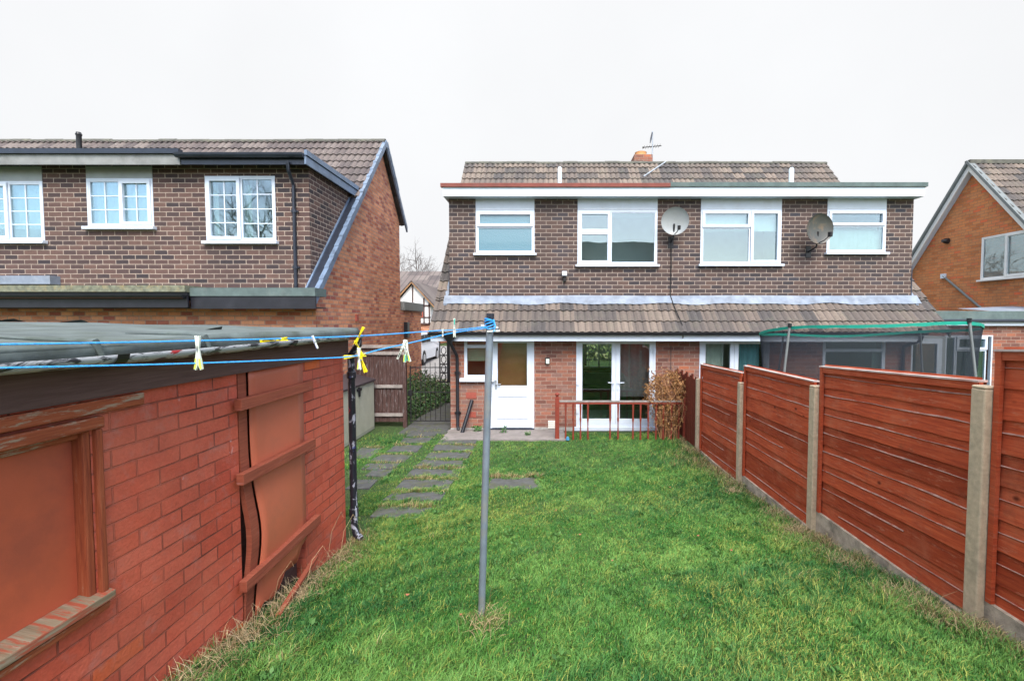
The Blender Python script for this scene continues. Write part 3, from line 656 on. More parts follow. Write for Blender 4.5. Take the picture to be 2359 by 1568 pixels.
# aerial
am = onY(1502, 378, 15.5); at = onY(1502, 303, 15.5); T = thing('tv_aerial', 'thin television aerial on mast above the ridge beside the chimney', 'aerial', (am.x, 15.5, ZR - .1))
MB().tube([(am.x, 15.5, ZR - .1), (am.x, 15.5, at.z)], .018, 6).build('mast', M['metal'], T)
a = onY(1481, 340, 15.5); b = onY(1523, 336, 15.5); m = MB(); m.tube([a, b], .014, 6)
for i in range(7):
    q = a.lerp(b, (i + .2) / 7); m.tube([q + Vector((0, -.16, 0)), q + Vector((0, .16, 0))], .006, 5)
m.lathe([(.03, -.02), (.03, .02)], a, 8, 'x'); m.build('boom', M['blackiron'], T)
a = onY(1502, 305, 15.5); b = onY(1497, 330, 15.3); MB().tube([a, a.lerp(b, .6), b], [.02, .03, .012], 6).build('antenna_head', M['navy'], T)
# loose metal pole lying across the tiles
a = onY(1482, 403, 14.55); b = onY(1535, 377, 15.15)
a.z = roofz(a.y) + .09; b.z = roofz(b.y) + .1
o = MB().tube([a - Vector((a.x*0,0,0)), b], .022, 6).build('metal_pole', M['metal'], None, org=(a.x, a.y, a.z)); tag(o, 'thin pale metal pole lying aslant on the roof tiles near the chimney', 'pole')
# leaning black pipe
a = onY(1064, 1001, YF - .3); b = onY(1087, 921, YF - .03); a.z = .0
o = MB().tube([a, b], .042, 10).build('loose_pipe', M['black'], None, org=a, smooth=True); tag(o, 'black plastic pipe leaning against brick wall between downpipe and back door', 'pipe')
# ================================================================== left neighbour
LYR, LX, LZR = 13.1, -4.62, 7.5; LSL = 1.09
NL = thing('neighbour_house', 'large brown brick house at left with flat-roofed dormer and steep brick gable', 'house', (-8, 9.3, 0))
def lz(y): return LZR - LSL * abs(LYR - y)
LY = 9.3; LFW = 14.7
LW = {1: (-55, 417.7, 98, 555), 2: (204, 411.5, 351.5, 522.8), 3: (476.8, 406, 633, 556)}
lr = {k: rect(*v, LY) for k, v in LW.items()}
lxc = onY(713, 500, LY).x; ldt = onY(300, 381, LY).z; lbz = 3.05
XFAR = -17
m = wall_holes('rear_wall', M['brickorange'], NL, XFAR, lxc, -.3, 2.9, LY, [])
wall_holes('dormer_wall', M['brickdark2'], NL, XFAR, lxc, 2.95, ldt, LY, [(r[0], r[1], r[2], r[3]) for r in lr.values()])
m = MB(); m.prism([(LY + .281, lz(LY + .281) - .25), (LY + .281, ldt), (LYR - (LZR - ldt) / LSL, ldt)], 'x', lxc - .25, lxc - .001); m.build('dormer_cheek', M['brickdark2'], NL, fix=True)
m = MB(); m.prism([(LY + .001, -.3), (LFW, -.3), (LFW, lz(LFW) - .15), (LYR, LZR - .1), (LY + .001, lz(LY) - .12)], 'x', LX - .28, LX); m.build('gable_wall', M['brickorange'], NL, fix=True)
m = MB(); m.prism([(LFW + .001, -.3), (17.1, -.3), (17.1, 2.85), (LFW + .001, 2.85)], 'x', LX - .3, LX - .002); m.build('porch_wall', M['brickorange'], NL, fix=True)
box('front_wall', M['brickorange'], NL, XFAR, LX - .29, LFW - .28, LFW - .01, -.3, 5.6)
box('porch_roof', M['slate'], NL, LX - 1.4, LX + .06, LFW + .25, 17.25, 2.86, 3.16, bevel=.03)
box('porch_wall', M['brickorange'], NL, LX - 1.4, LX - .31, 16.9, 17.1, -.3, 2.85)
for k, r in lr.items():
    wo = window(NL, r, LY, [(0, .5, 0, 1, 0 if k == 2 else 1), (.505, 1, 0, 1, 1 if k == 2 else 0)], munt=(2, 3 if k == 2 else 4), sill=.06,
           drapes={1: [(0, 1, .22, .95, 'curtainw', .01)], 2: [(0, 1, 0, 1, 'curtain', .012)], 3: [(.0, .12, 0, 1, 'curtain'), (.5, .6, 0, .9, 'curtain')]}[k], room=1.2)
    if k < 3: MB().box(r[0], r[1], LY - .01, LY, r[3] + .004, ldt - .02).build('panel', M['panelgrey'], NL)
# roof: upper rear pitch, verge strip, front pitch
LYE = LYR - (LZR - 2.3) / LSL; LV = -4.47
tiles('roof', M['tilebrown'], NL, XFAR, LV, 11.2, LYR, LYE, 2.3, LSL, seed=11)
for (xa_, xb_, up_, mt_) in ((lxc + .004, lxc + .035, .09, 'verge'), (lxc + .036, LV - .03, .05, 'navy')):
    m = MB(); m.prism([(LY - .35, lz(LY - .35) - .1), (11.5, lz(11.5) - .1), (11.5, lz(11.5) + up_), (LY - .35, lz(LY - .35) + up_)], 'x', xa_, xb_); m.build('verge_gutter', M[mt_], NL, fix=True)
lrf = tiles('roof', M['tilebrown'], NL, XFAR, LV, 14.9, LYR, 14.9, LZR - LSL * 1.8, -LSL, seed=13)
m = MB(); x = XFAR
while x < LV:
    x2 = min(LV, x + .45); dz = pr.uniform(-.012, .012)
    m.add([Vector((xx, LYR + .11 * math.cos(t), LZR - .02 + dz + .08 * math.sin(t))) for xx in (x, x2 + .01) for t in np.linspace(-.25, math.pi + .25, 9)], [(i, i + 1, 10 + i, 9 + i) for i in range(8)] + [tuple(range(9))[::-1], tuple(range(9, 18))]); x = x2
m.build('ridge', M['ridge'], lrf, fix=True)
def verge(par, X, ya, yb, yr, sl, mat, w=.05, up=.04, dn=.13):
    def z(y): return LZR - sl * abs(yr - y)
    m = MB(); m.prism([(ya, z(ya) - dn), (yb, z(yb) - dn), (yb, z(yb) + up), (ya, z(ya) + up)], 'x', X, X + w); return m.build('verge_board', mat, par, fix=True)
verge(NL, LV - .01, LY - .35, LYR, LYR, LSL, M['verge']); verge(NL, LV - .01, LYR + .001, 14.95, LYR, LSL, M['verge'])
m = MB()                                                          # stepped dry-verge caps
for i in range(22):
    y = LY - .3 + i * .232
    if y > LYR + 1.7: break
    yy = y + .24; za_, zb_ = lz(y), lz(yy)
    m.add([(LV - .04, y, za_ + .1), (LV + .05, y, za_ + .1), (LV + .05, yy, zb_ + .07), (LV - .04, yy, zb_ + .07), (LV + .05, y, za_ - .02), (LV + .05, yy, zb_ - .06), (LV - .04, y, za_ + .05)], [(0, 1, 2, 3), (1, 4, 5, 2), (0, 6, 4, 1)])
m.build('verge_caps', M['verge'], NL)
# dormer edge: right half with gutter, left half plain
def lzz(py, Y): return onY(400, py, Y).z
xk = onY(415, 360, 9.0).x; xe = onY(703, 350, 9.0).x; x_l = onY(-300, 360, 9.0).x
box('dormer_fascia', M['greyfascia'], NL, XFAR, xk, 8.98, 9.02, lzz(380, 9.0), lzz(356.5, 9.0)); box('roof_edge', M['navy'], NL, XFAR, xk + .02, 8.93, 9.04, lzz(356, 9.0), lzz(345, 9.0))
box('dormer_fascia', M['navy'], NL, xk + .001, xe, 9.0, 9.03, lzz(379, 9.0), lzz(356, 9.0))
m = MB(); zt = lzz(351, 8.93); m.add([Vector((xx, 8.93 + .065 * math.cos(t), zt - .02 + .08 * math.sin(t))) for xx in (xk - .03, xe) for t in np.linspace(-math.pi, 0, 8)], [(i, i + 1, 9 + i, 8 + i) for i in range(7)] + [tuple(range(8)), tuple(range(8, 16))[::-1]]); m.build('gutter', M['navy'], NL)
box('dormer_roof', M['felt'], NL, XFAR, xe - .01, 9.05, 11.6, 5.68, 5.76)
for (z0_, z1_, w_) in ((5.52, 5.67, .03), (5.69, 5.79, .05)): box('dormer_side_board', M['verge'], NL, xe - .002, xe + w_, 8.96, 11.45, z0_, z1_)
box('soffit', M['navy'], NL, XFAR, xe, 9.03, LY + .3, ldt, ldt + .02)
px_ = onY(677, 500, LY - .06).x; p0 = onY(662, 372, 8.95)
downpipe(NL, [(p0.x, 8.95, p0.z), (p0.x, 8.97, p0.z - .16), (px_, LY - .05, p0.z - .36), (px_, LY - .05, 3.15)], .032, [(px_, LY - .05, 4.7), (px_, LY - .05, 3.6)], 'navy')
# low flat roof in front of the ground floor
xr_ = onY(728, 690, 8.9).x; xk2 = onY(441, 690, 8.9).x
box('canopy_roof', M['feltgreen'], NL, xk2, xr_, 8.86, LY + .02, onY(600, 682, 8.9).z, onY(600, 663, 8.9).z); box('canopy_fascia', M['blackfascia'], NL, xk2, xr_ - .005, 8.88, 8.92, onY(600, 711, 8.9).z, onY(600, 683, 8.9).z - .002)
box('canopy_roof', M['moss'], NL, XFAR, xk2 - .002, 8.74, LY + .02, onY(300, 672, 8.75).z, onY(300, 657, 8.75).z); box('canopy_fascia', M['blackfascia'], NL, XFAR, xk2, 8.8, 8.84, onY(300, 708, 8.8).z, onY(300, 674, 8.8).z)
m = MB(); zt = onY(300, 678, 8.72).z; m.add([Vector((xx, 8.725 + .06 * math.cos(t), zt + .075 * math.sin(t))) for xx in (XFAR, xk2 - .01) for t in np.linspace(-math.pi, 0, 8)], [(i, i + 1, 9 + i, 8 + i) for i in range(7)] + [tuple(range(8)), tuple(range(8, 16))[::-1]]); m.build('gutter', M['black'], NL)
box('soffit', M['blackfascia'], NL, XFAR, xr_ - .01, 8.93, LY + .01, onY(600, 711, 8.9).z + .01, onY(600, 711, 8.9).z + .03)
MB().box(XFAR, onY(127, 640, 9.2).x, 9.1, LY - .002, onY(50, 655, 9.2).z, onY(50, 636, 9.2).z).build('flashing', M['flash'], NL)
# vent pipe on the ridge, small fittings on the gable
p = onY(181, 305, 12.6); MB().lathe([(.06, 0), (.06, p.z - 7.0), (.075, p.z - 6.96), (.05, p.z - 6.9)], (p.x, 12.6, 6.9), 10).build('vent_pipe', M['black'], NL, smooth=True)
a = onX(822, 732, LX + .02); MB().box(LX, LX + .04, a.y - .06, a.y + .06, a.z - .08, a.z + .08).build('air_brick', M['airbrick'], NL)
a = onX(936, 757, LX + .05); MB().box(LX, LX + .12, a.y - .12, a.y + .12, a.z - .3, a.z + .22).build('meter_box', M['black'], NL, bevel=.01)
# ================================================================== right neighbour
RX, RYR, RSL = 13.85, 15.2, 1.22
NR = thing('neighbour_house', 'orange brick house at far right with white bargeboards and low flat-roofed extension', 'house', (16, 14, 0))
def rz(y): return ZR - RSL * abs(RYR - y)
m = MB(); m.prism([(10.9, -.3), (19.4, -.3), (19.4, rz(19.4) - .1), (RYR, ZR - .12), (10.9, rz(10.9) - .1)], 'x', RX, RX + .3); m.build('gable_wall', M['brickorange2'], NR, fix=True)
tiles('roof', M['tile'], NR, RX - .22, 24, 10.6, RYR, 10.6, rz(10.6), RSL, seed=21); tiles('roof', M['tile'], NR, RX - .22, 24, 19.7, RYR, 19.7, rz(19.7), -RSL, seed=22)
box('rear_wall', M['brickorange2'], NR, RX + .31, 24, 10.95, 11.2, -.3, 2.4)
for (ya, yb) in ((10.6, RYR), (RYR + .001, 19.7)):
    m = MB(); m.prism([(ya, rz(ya) - .24), (yb, rz(yb) - .24), (yb, rz(yb) - .02), (ya, rz(ya) - .02)], 'x', RX - .2, RX - .16); m.build('bargeboard', M['chalk'], NR, fix=True)
    m = MB(); m.prism([(ya, rz(ya) - .015), (yb, rz(yb) - .015), (yb, rz(yb) + .1), (ya, rz(ya) + .1)], 'x', RX - .28, RX - .1); m.build('verge_tiles', M['slate'], NR, fix=True)
    m = MB(); m.prism([(ya, rz(ya) - .22), (yb, rz(yb) - .22), (yb, rz(yb) - .2), (ya, rz(ya) - .2)], 'x', RX - .159, RX - .001); m.build('soffit', M['white'], NR, fix=True)
box('ridge', M['ridge'], NR, RX - .25, 24, RYR - .1, RYR + .1, ZR - .02, ZR + .1)
MX = Matrix(((0, 1, 0, 0), (-1, 0, 0, 0), (0, 0, 1, 0), (0, 0, 0, 1)))
a = onX(2264, 548, RX); b = onX(2262, 645, RX); yL = a.y; yRt = onX(2375, 600, RX).y
window(NR, (-yL, -yRt, b.z, a.z), RX - .03, [(0, .52, 0, 1, 0), (.525, 1, 0, 1, 1)], M4=MX, sill=.05, room=0, fmat=M['chalk'], drapes=[(0, .52, .0, 1, 'curtainw', .01), (.52, 1, 0, .6, 'curtain', .01)])
a = onX(2183, 555, RX); MB().lathe([(.05, -.2), (.09, -.1), (.1, 0)], (RX, a.y, a.z), 10, 'x').build('lamp', M['black'], NR)
a = onX(2172, 636, RX - .03); b = onX(2262, 712, RX - .03); MB().tube([a, b], .035, 8).build('waste_pipe', M['slate'], NR); MB().box(a.x - .03, a.x + .03, a.y - .09, a.y + .09, a.z - .08, a.z + .08).build('pipe_cap', M['white'], NR)
# extension
YX = 12.2; ex0 = 9.75
rw = rect(2170, 772, 2286, 900, YX); rw = (rw[0], rw[1], .05, rw[3])
wall_holes('extension_wall', M['brickred'], NR, ex0, 16, -.3, 2.5, YX, [rw])
box('extension_wall', M['brickred'], NR, ex0 + .001, ex0 + .28, YX + .281, 17, -.3, 2.5)
def ez(py): return onY(2250, py, YX - .15).z
box('extension_fascia', M['white'], NR, ex0 - .05, 16, YX - .12, YX - .09, ez(750), ez(741)); box('gutter', M['navy'], NR, ex0 - .08, 16, YX - .2, YX - .121, ez(742), ez(735), bevel=.02)
box('extension_roof', M['feltgreen'], NR, ex0 - .05, 13.6, YX - .13, 17, ez(736), ez(716), bevel=.01); box('extension_roof', M['feltgreen'], NR, 13.601, 16, YX - .13, 13.0, ez(736), ez(716), bevel=.01)
MB().quad((12.2, YX + .5, ez(716) + .01), (16, YX + .5, ez(716) + .01), (16, YX + 1.6, ez(711) + .22), (12.2, YX + 1.6, ez(711) + .05)).build('flashing', M['flash'], NR)
window(NR, rw, YX, [(0, .22, 0, 1, 0), (.23, .9, .83, 1, 1), (.23, .9, .0, .825, 0)], sill=0, panes='glass', room=1.3)
# glazed door between the two houses
a = onY(2089, 780, 11.3); b = onY(2163, 900, 11.3)
SD = thing('side_porch', 'white framed glazed door in the gap right of the brown brick pair', 'door', ((a.x + b.x) / 2, 11.3, 0))
f = MB(); ring(f, a.x, b.x, .02, 2.1, .12, 11.26, 11.33); f.build('door_frame', M['white'], SD); box('pane', M['glass'], SD, a.x + .12, b.x - .12, 11.29, 11.3, .14, 1.98)
f = MB(); f.box(a.x - .4, a.x - .002, 11.3, 11.4, 0, 2.1); f.box(b.x + .002, ex0, 11.3, 11.4, 0, 2.1); f.box(a.x - .4, ex0, 11.3, 12.4, 2.102, 2.16); f.build('porch_panel', M['panelgrey'], SD)
# ================================================================== house behind the photographer (only mirrored in the panes)
BH = thing('garden_end_house', 'house with dark tiled roof mirrored in the upstairs window', 'house', (0, -14, 0))
m = MB(); m.box(-9, 9, -17, -12, .5, 5.6); m.build('wall', M['brickorange'], BH)
m = MB(); m.prism([(-17.4, 5.4), (-11.6, 5.4), (-14.5, 8.6)], 'x', -9.3, 9.3); m.build('roof', M['tilebrown'], BH, fix=True)
# ================================================================== ground
def groundmat():
    t = NT('lawn_soil'); c = t.ramp(t.noise(2.2, 8, .7), [(.3, (.028, .06, .012)), (.55, (.045, .09, .018)), (.75, (.1, .1, .045))])
    c = t.mix(t.ramp(t.noise(30, 5), [(.4, 0.0), (.7, .5)]), c, (.03, .035, .015)); t.col(c); t.rough(1); t.bump(t.noise(50, 5), .8, .02); return t.m
gx = np.concatenate([np.linspace(-90, -8, 18), np.linspace(-7, 9, 50), np.linspace(10, 90, 18)]); gy = np.concatenate([np.linspace(-60, -2, 10), np.linspace(-1, 24, 90), np.linspace(26, 160, 20)])
vs = [(x, y, gz(x, y) - .015) for y in gy for x in gx]; nx = len(gx)
fs = [(j*nx+i, j*nx+i+1, (j+1)*nx+i+1, (j+1)*nx+i) for j in range(len(gy)-1) for i in range(nx-1)]
m = MB(); m.add(vs, fs); kind(m.build('ground', groundmat(), smooth=False), 'structure')
# concrete patio against the house and paved side passage
def sheet(name, x0, x1, y0, y1, mat, dz=.012, n=14, th=.05, jag=0):
    m = MB(); ys = np.linspace(y0, y1, n + 1); rg = random.Random(5)
    a = [x0 + rg.uniform(-jag, jag) for _ in ys]; b = [x1 + rg.uniform(-jag, jag) for _ in ys]
    vs = []; 
    for i, y in enumerate(ys): vs += [(a[i], y, gz(0, y) + dz), (b[i], y, gz(0, y) + dz)]
    m.add(vs, [(2*i, 2*i+1, 2*i+3, 2*i+2) for i in range(n)])
    m.add([(a[0], y0, gz(0, y0) + dz - th), (b[0], y0, gz(0, y0) + dz - th), (b[0], y0, gz(0, y0) + dz), (a[0], y0, gz(0, y0) + dz)], [(0, 1, 2, 3)])
    return kind(m.build(name, mat), 'structure')
sheet('patio', -2.25, .42, 9.75, YF, M['patio'], .02, jag=.03)
sheet('path', -3.35, -2.26, 10.3, 15.6, M['slab'], .006, jag=.03)
sheet('driveway', -6.8, 0, 16.2, 30, M['drive'], .03)
sheet('road', -60, 60, 34, 42, M['tar'], .02)
kb = MB(); kb.bar((-6.5, 15.2, gz(0, 15.2) + .04), (-2.6, 17.6, gz(0, 17.6) + .1), .1, .14); tag(kb.build('kerb', M['gravelb'], None, org=(-4.5, 16, .2)), 'low concrete kerb running aslant beside the pale driveway behind the gate', 'kerb')
# stepping slabs: (left, right, top, bottom) in the photograph, grouped in two columns
SL_PX = [(996, 1129, 1199, 1221), (969, 1108, 1230, 1250), (934, 1066, 1268, 1293), (1026, 1150, 1171, 1190), (1048, 1160, 1150, 1166), (1068, 1172, 1131, 1145), (1085, 1185, 1113, 1125), (1098, 1192, 1097, 1108),
         (935, 1023, 1136, 1154), (975, 1053, 1113, 1129), (1003, 1075, 1094, 1106), (912, 992, 1160, 1170), (924, 976, 1176, 1187), (880, 934, 1198, 1222), (1022, 1090, 1080, 1090), (885, 940, 1120, 1144)]
slabs = []; SLABRECT = []
def slab_mesh(w, d, seed):
    rg = random.Random(seed); m = MB(); c = [(-w/2, -d/2), (w/2, -d/2), (w/2, d/2), (-w/2, d/2)]
    c = [(x + rg.uniform(-.02, .02), y + rg.uniform(-.015, .015)) for x, y in c]; m.prism(c, 'z', -.05, .0); return m
lab = {'a': 'worn grey stepping slab set in the grass path beside the lawn'}
for i, (x0, x1, y0, y1) in enumerate(SL_PX):
    f = 1 / 1.0857; A = onG(x0 * f, (y0 + y1) / 2 * f); B = onG(x1 * f, (y0 + y1) / 2 * f); F = onG((x0 + x1) / 2 * f, y1 * f); K = onG((x0 + x1) / 2 * f, y0 * f)
    wd = B.x - A.x; dp = max(K.y - F.y, .36); cx, cy = (A.x + B.x) / 2, (F.y + K.y) / 2
    o = slab_mesh(wd, dp, i).build('paving_slab', M['slab'], None, org=(0, 0, 0), fix=True, bevel=.008)
    sl = (gz(0, cy + .2) - gz(0, cy - .2)) / .4
    o.location = (cx, cy, gz(cx, cy) + .006); o.rotation_euler = (math.atan(sl) + R(random.Random(i).uniform(-1.5, 1.5)), R(random.Random(i + 50).uniform(-1.5, 1.5)), R(random.Random(i+9).uniform(-3, 3)))
    if i in (0,): pass
    tag(o, 'worn grey stepping slab in the two-column path from the lawn to the gate', 'slab', 'stepping slabs of the garden path')
    SLABRECT.append((cx - wd/2 + .02, cx + wd/2 - .02, cy - dp/2 + .02, cy + dp/2 - .02))
A = onG(1125, 1112); B = onG(1243, 1112); F = onG(1185, 1125); K = onG(1185, 1099)
wd, dp = B.x - A.x, K.y - F.y; o = MB().prism([(-wd/2, -dp/2 + .03), (wd/2 + .02, -dp/2), (wd/2 - .02, dp/2), (-wd/2 + .02, dp/2 - .05)], 'z', -.05, 0).build('paving_slab', M['slab'], None, org=(0, 0, 0), fix=True, bevel=.008)
o.location = ((A.x + B.x) / 2, (F.y + K.y) / 2, gz(0, K.y) + .02); o.rotation_euler = (R(-3), 0, R(3)); tag(o, 'single dark slab sunk in the lawn right of the washing-line pole', 'slab')
SLABRECT.append((A.x + .02, B.x - .02, F.y + .02, K.y))
# ================================================================== right boundary fence
FX = 2.965
FN = thing('garden_fence', 'red stained lap panel fence between concrete posts along right of lawn', 'fence', (FX, 5, .2))
PY = [8.94, 6.98, 5.056, 3.11, 1.15]; PT = [1.42, 1.61, 1.835, 2.11, 2.42]
def post(x, y, zt, s=.1):
    m = MB(); g = gz(x, y); m.box(x - s*.5, x + s*.5, y - s*.5, y + s*.5, g - .1, zt - .02)
    m.prism([(x - s*.5, y - s*.5), (x + s*.5, y - s*.5), (x + s*.5, y + s*.5), (x - s*.5, y + s*.5)], 'z', zt - .0199, zt)
    return m.build('post', M['conc'], FN, bevel=.014)
for y, t in zip(PY, PT): post(FX, y, t, .105)
def lap_panel(par, x, y0, y1, zb, zt0, zt1, seed, mat='fence', nb=8, side=-1):
    """boards run along y between y0<y1; the face seen is at -x"""
    rg = random.Random(seed); zt = (zt0 + zt1) / 2; H_ = (zt - zb) / nb
    m = MB(); e = MB(); n = 40; ys = np.linspace(y0 + .02, y1 - .02, n + 1)
    def top(y): return zt0 + (zt1 - zt0) * (y - y0) / (y1 - y0) - zt
    for k in range(nb):
        z0_ = zb + k * H_; a1, a2, p1, p2 = rg.uniform(.002, .008), rg.uniform(.001, .004), rg.uniform(0, 6), rg.uniform(0, 6)
        vs = []; us = []; u0 = rg.uniform(0, 20)
        low = [z0_ - .02 + a1 * math.sin(y * 2.1 + p1) + a2 * math.sin(y * 9 + p2) + top(y) for y in ys]
        for j, y in enumerate(ys): vs += [(x - .030, y, low[j]), (x - .012, y, z0_ + H_ + .03 + top(y)), (x - .018, y, low[j])]
        fs = []; uv = []
        for j in range(n):
            u = u0 + ys[j]; u2 = u0 + ys[j+1]
            fs.append((3*j, 3*j+1, 3*j+4, 3*j+3)); uv.append([(u, k * 3.3), (u, k * 3.3 + H_), (u2, k * 3.3 + H_), (u2, k * 3.3)])
            fs.append((3*j+2, 3*j, 3*j+3, 3*j+5)); uv.append(None)
        m.add(vs, fs, uv)
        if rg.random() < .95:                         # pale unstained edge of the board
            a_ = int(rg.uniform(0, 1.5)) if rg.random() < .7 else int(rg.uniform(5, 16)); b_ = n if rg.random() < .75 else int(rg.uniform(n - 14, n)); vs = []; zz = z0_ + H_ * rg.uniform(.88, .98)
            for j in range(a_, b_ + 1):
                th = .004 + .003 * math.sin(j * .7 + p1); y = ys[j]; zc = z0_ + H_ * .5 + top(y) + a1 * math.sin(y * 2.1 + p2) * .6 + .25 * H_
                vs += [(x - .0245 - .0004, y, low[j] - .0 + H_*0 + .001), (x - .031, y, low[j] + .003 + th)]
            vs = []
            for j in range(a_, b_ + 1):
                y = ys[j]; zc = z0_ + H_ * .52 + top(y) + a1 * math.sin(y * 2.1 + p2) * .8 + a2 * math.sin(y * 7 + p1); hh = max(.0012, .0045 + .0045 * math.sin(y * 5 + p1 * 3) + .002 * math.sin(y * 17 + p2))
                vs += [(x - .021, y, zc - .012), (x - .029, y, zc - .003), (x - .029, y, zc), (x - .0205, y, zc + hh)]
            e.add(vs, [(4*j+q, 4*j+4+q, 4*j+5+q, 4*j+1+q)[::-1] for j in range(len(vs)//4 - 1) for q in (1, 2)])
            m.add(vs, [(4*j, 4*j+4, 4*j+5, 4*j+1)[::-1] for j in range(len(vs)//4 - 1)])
    o = m.build('panel', M[mat], par)
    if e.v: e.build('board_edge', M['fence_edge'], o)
    fr = MB()
    fr.bar((x - .045, y0 + .03, zb + .0), (x - .045, y0 + .03, zt0), .028, .04, (0, 1, 0)); fr.bar((x - .045, y1 - .03, zb), (x - .045, y1 - .03, zt1), .028, .04, (0, 1, 0))
    fr.bar((x - .038, y0, zt0 - .03), (x - .038, y1, zt1 - .03), .03, .055)
    fr.build('panel_frame', M[mat], o)
    MB().bar((x - .028, y0, zt0 + .006), (x - .028, y1, zt1 + .006), .07, .014).build('capping', M['cap_pale'], o)
    bk = MB(); bk.quad((x - .004, y1, zb), (x - .004, y0, zb), (x - .004, y0, zt0), (x - .004, y1, zt1)); bk.quad((x - .002, y0, zb), (x - .002, y1, zb), (x - .002, y1, zt1), (x - .002, y0, zt0)); bk.build('panel_back', M[mat], o)
    return o
specs = [(PY[1], PY[0], .04, 1.745, 1.70), (PY[2], PY[1], .21, 1.868, 1.863), (PY[3], PY[2], .46, 2.127, 2.044), (PY[4], PY[3], .66, 2.45, 2.345)]
for i, (a, b, zb, t0, t1) in enumerate(specs):
    lap_panel(FN, FX + .055, a + .05, b - .05, zb, t0, t1, 30 + i, nb=8)
    m = MB(); n = 10; ys = np.linspace(a + .05, b - .05, n)
    vs = [(xx, y, zz) for y in ys for xx, zz in ((FX + .0, gz(0, y) - .1), (FX + .0, zb - .002), (FX + .05, zb - .002), (FX + .05, gz(0, y) - .1))]
    m.add(vs, [(4*j+k, 4*j+(k+1) % 4, 4*j+4+(k+1) % 4, 4*j+4+k) for j in range(n-1) for k in range(4)]); m.build('gravel_board', M['gravelb'], FN, fix=True)
# lower darker stretch by the house
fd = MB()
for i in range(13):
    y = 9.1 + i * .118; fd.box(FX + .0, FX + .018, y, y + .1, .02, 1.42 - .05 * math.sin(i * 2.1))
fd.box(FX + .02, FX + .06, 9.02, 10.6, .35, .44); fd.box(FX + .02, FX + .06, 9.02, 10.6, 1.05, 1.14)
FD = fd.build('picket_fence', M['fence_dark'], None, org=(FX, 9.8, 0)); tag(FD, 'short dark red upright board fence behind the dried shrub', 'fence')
# ================================================================== shed
SX, SY0, SY1 = -2.05, -.6, 4.65
SH = thing('brick_shed', 'red painted brick shed with sagging grey felt roof and boarded door', 'shed', (-3.7, 2, .5))
wr = onX(190, 1000, SX); wy1 = onX(205, 1000, SX).y; wz0, wz1 = 1.30, 2.06
wy0 = .55; dy0, dy1 = onX(548, 1000, SX).y, onX(698, 1000, SX).y
zt = 2.21; th = .22
def shed_wall():
    m = MB(); hs = [(wy0, wy1, wz0, wz1), (dy0, dy1, -.2, zt)]
    ys = sorted([SY0, SY1, wy0, wy1, dy0, dy1]); zs = [-.2, wz0, wz1, zt]
    for i in range(5):
        for j in range(3):
            a, b, c, d = ys[i], ys[i+1], zs[j], zs[j+1]; cy, cz = (a+b)/2, (c+d)/2
            if any(h[0] < cy < h[1] and h[2] < cz < h[3] for h in hs): continue
            m.quad((SX, a, c), (SX, b, c), (SX, b, d), (SX, a, d))
    for a, b, c, d in hs:
        m.quad((SX, a, c), (SX, a, d), (SX - th, a, d), (SX - th, a, c)); m.quad((SX, b, d), (SX, b, c), (SX - th, b, c), (SX - th, b, d)); m.quad((SX, a, c), (SX - th, a, c), (SX - th, b, c), (SX, b, c)); m.quad((SX, b, d), (SX - th, b, d), (SX - th, a, d), (SX, a, d))
    m.quad((SX, SY1, -.2), (SX - 3.4, SY1, -.2), (SX - 3.4, SY1, zt), (SX, SY1, zt)); m.quad((SX - 3.4, SY0, -.2), (SX, SY0, -.2), (SX, SY0, zt), (SX - 3.4, SY0, zt)); m.quad((SX - 3.4, SY1, -.2), (SX - 3.4, SY0, -.2), (SX - 3.4, SY0, zt), (SX - 3.4, SY1, zt))
    return m.build('wall', M['shedbrick'], SH)
shed_wall()
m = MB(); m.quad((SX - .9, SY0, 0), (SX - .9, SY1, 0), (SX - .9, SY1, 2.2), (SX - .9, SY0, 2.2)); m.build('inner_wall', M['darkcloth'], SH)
# boarded window: lintel, frame, boarding, sill
wdw = MB(); wdw.box(SX + .001, SX + .03, wy0 - .1, wy1 + .26, wz1 + .07, zt - .02)
wf = wdw.build('lintel_board', M['shedframe'], SH, bevel=.006)
f = MB(); f.box(SX - .06, SX + .028, wy0, wy1 + .05, wz1, wz1 + .055); f.box(SX - .048, SX - .02, wy0, wy1, wz1 - .035, wz1 - .001)
f.build('window_frame', M['shedframe'], SH, bevel=.008)
f = MB(); f.box(SX - .02, SX + .022, wy1 + .012, wy1 + .045, wz0, wz1 - .001); f.box(SX - .12, SX - .061, wy1 - .027, wy1 - .002, wz0, wz1 - .036); f.box(SX - .06, SX + .0, wy1 - .03, wy1 + .011, wz0 + .001, wz1 - .001)
f.build('window_frame', M['shedframev'], SH, bevel=.008)
m = MB(); m.box(SX - .085, SX - .05, wy0, wy1 - .031, wz0, wz1 - .002); m.build('window_board', M['board'], SH)
m = MB(); m.prism([(SX - .05, wz0 + .02), (SX + .042, wz0 - .0), (SX + .042, wz0 - .04), (SX - .05, wz0 - .01)], 'y', wy0 - .05, wy1 + .055); m.build('sill', M['sill_old'], SH, bevel=.006, fix=True)
m = MB(); m.prism([(SX - .0, wz0 - .043), (SX + .036, wz0 - .043), (SX + .03, wz0 - .075), (SX, wz0 - .075)], 'y', wy0 - .05, wy1 + .03); m.build('sill', M['shedframe'], SH, fix=True)
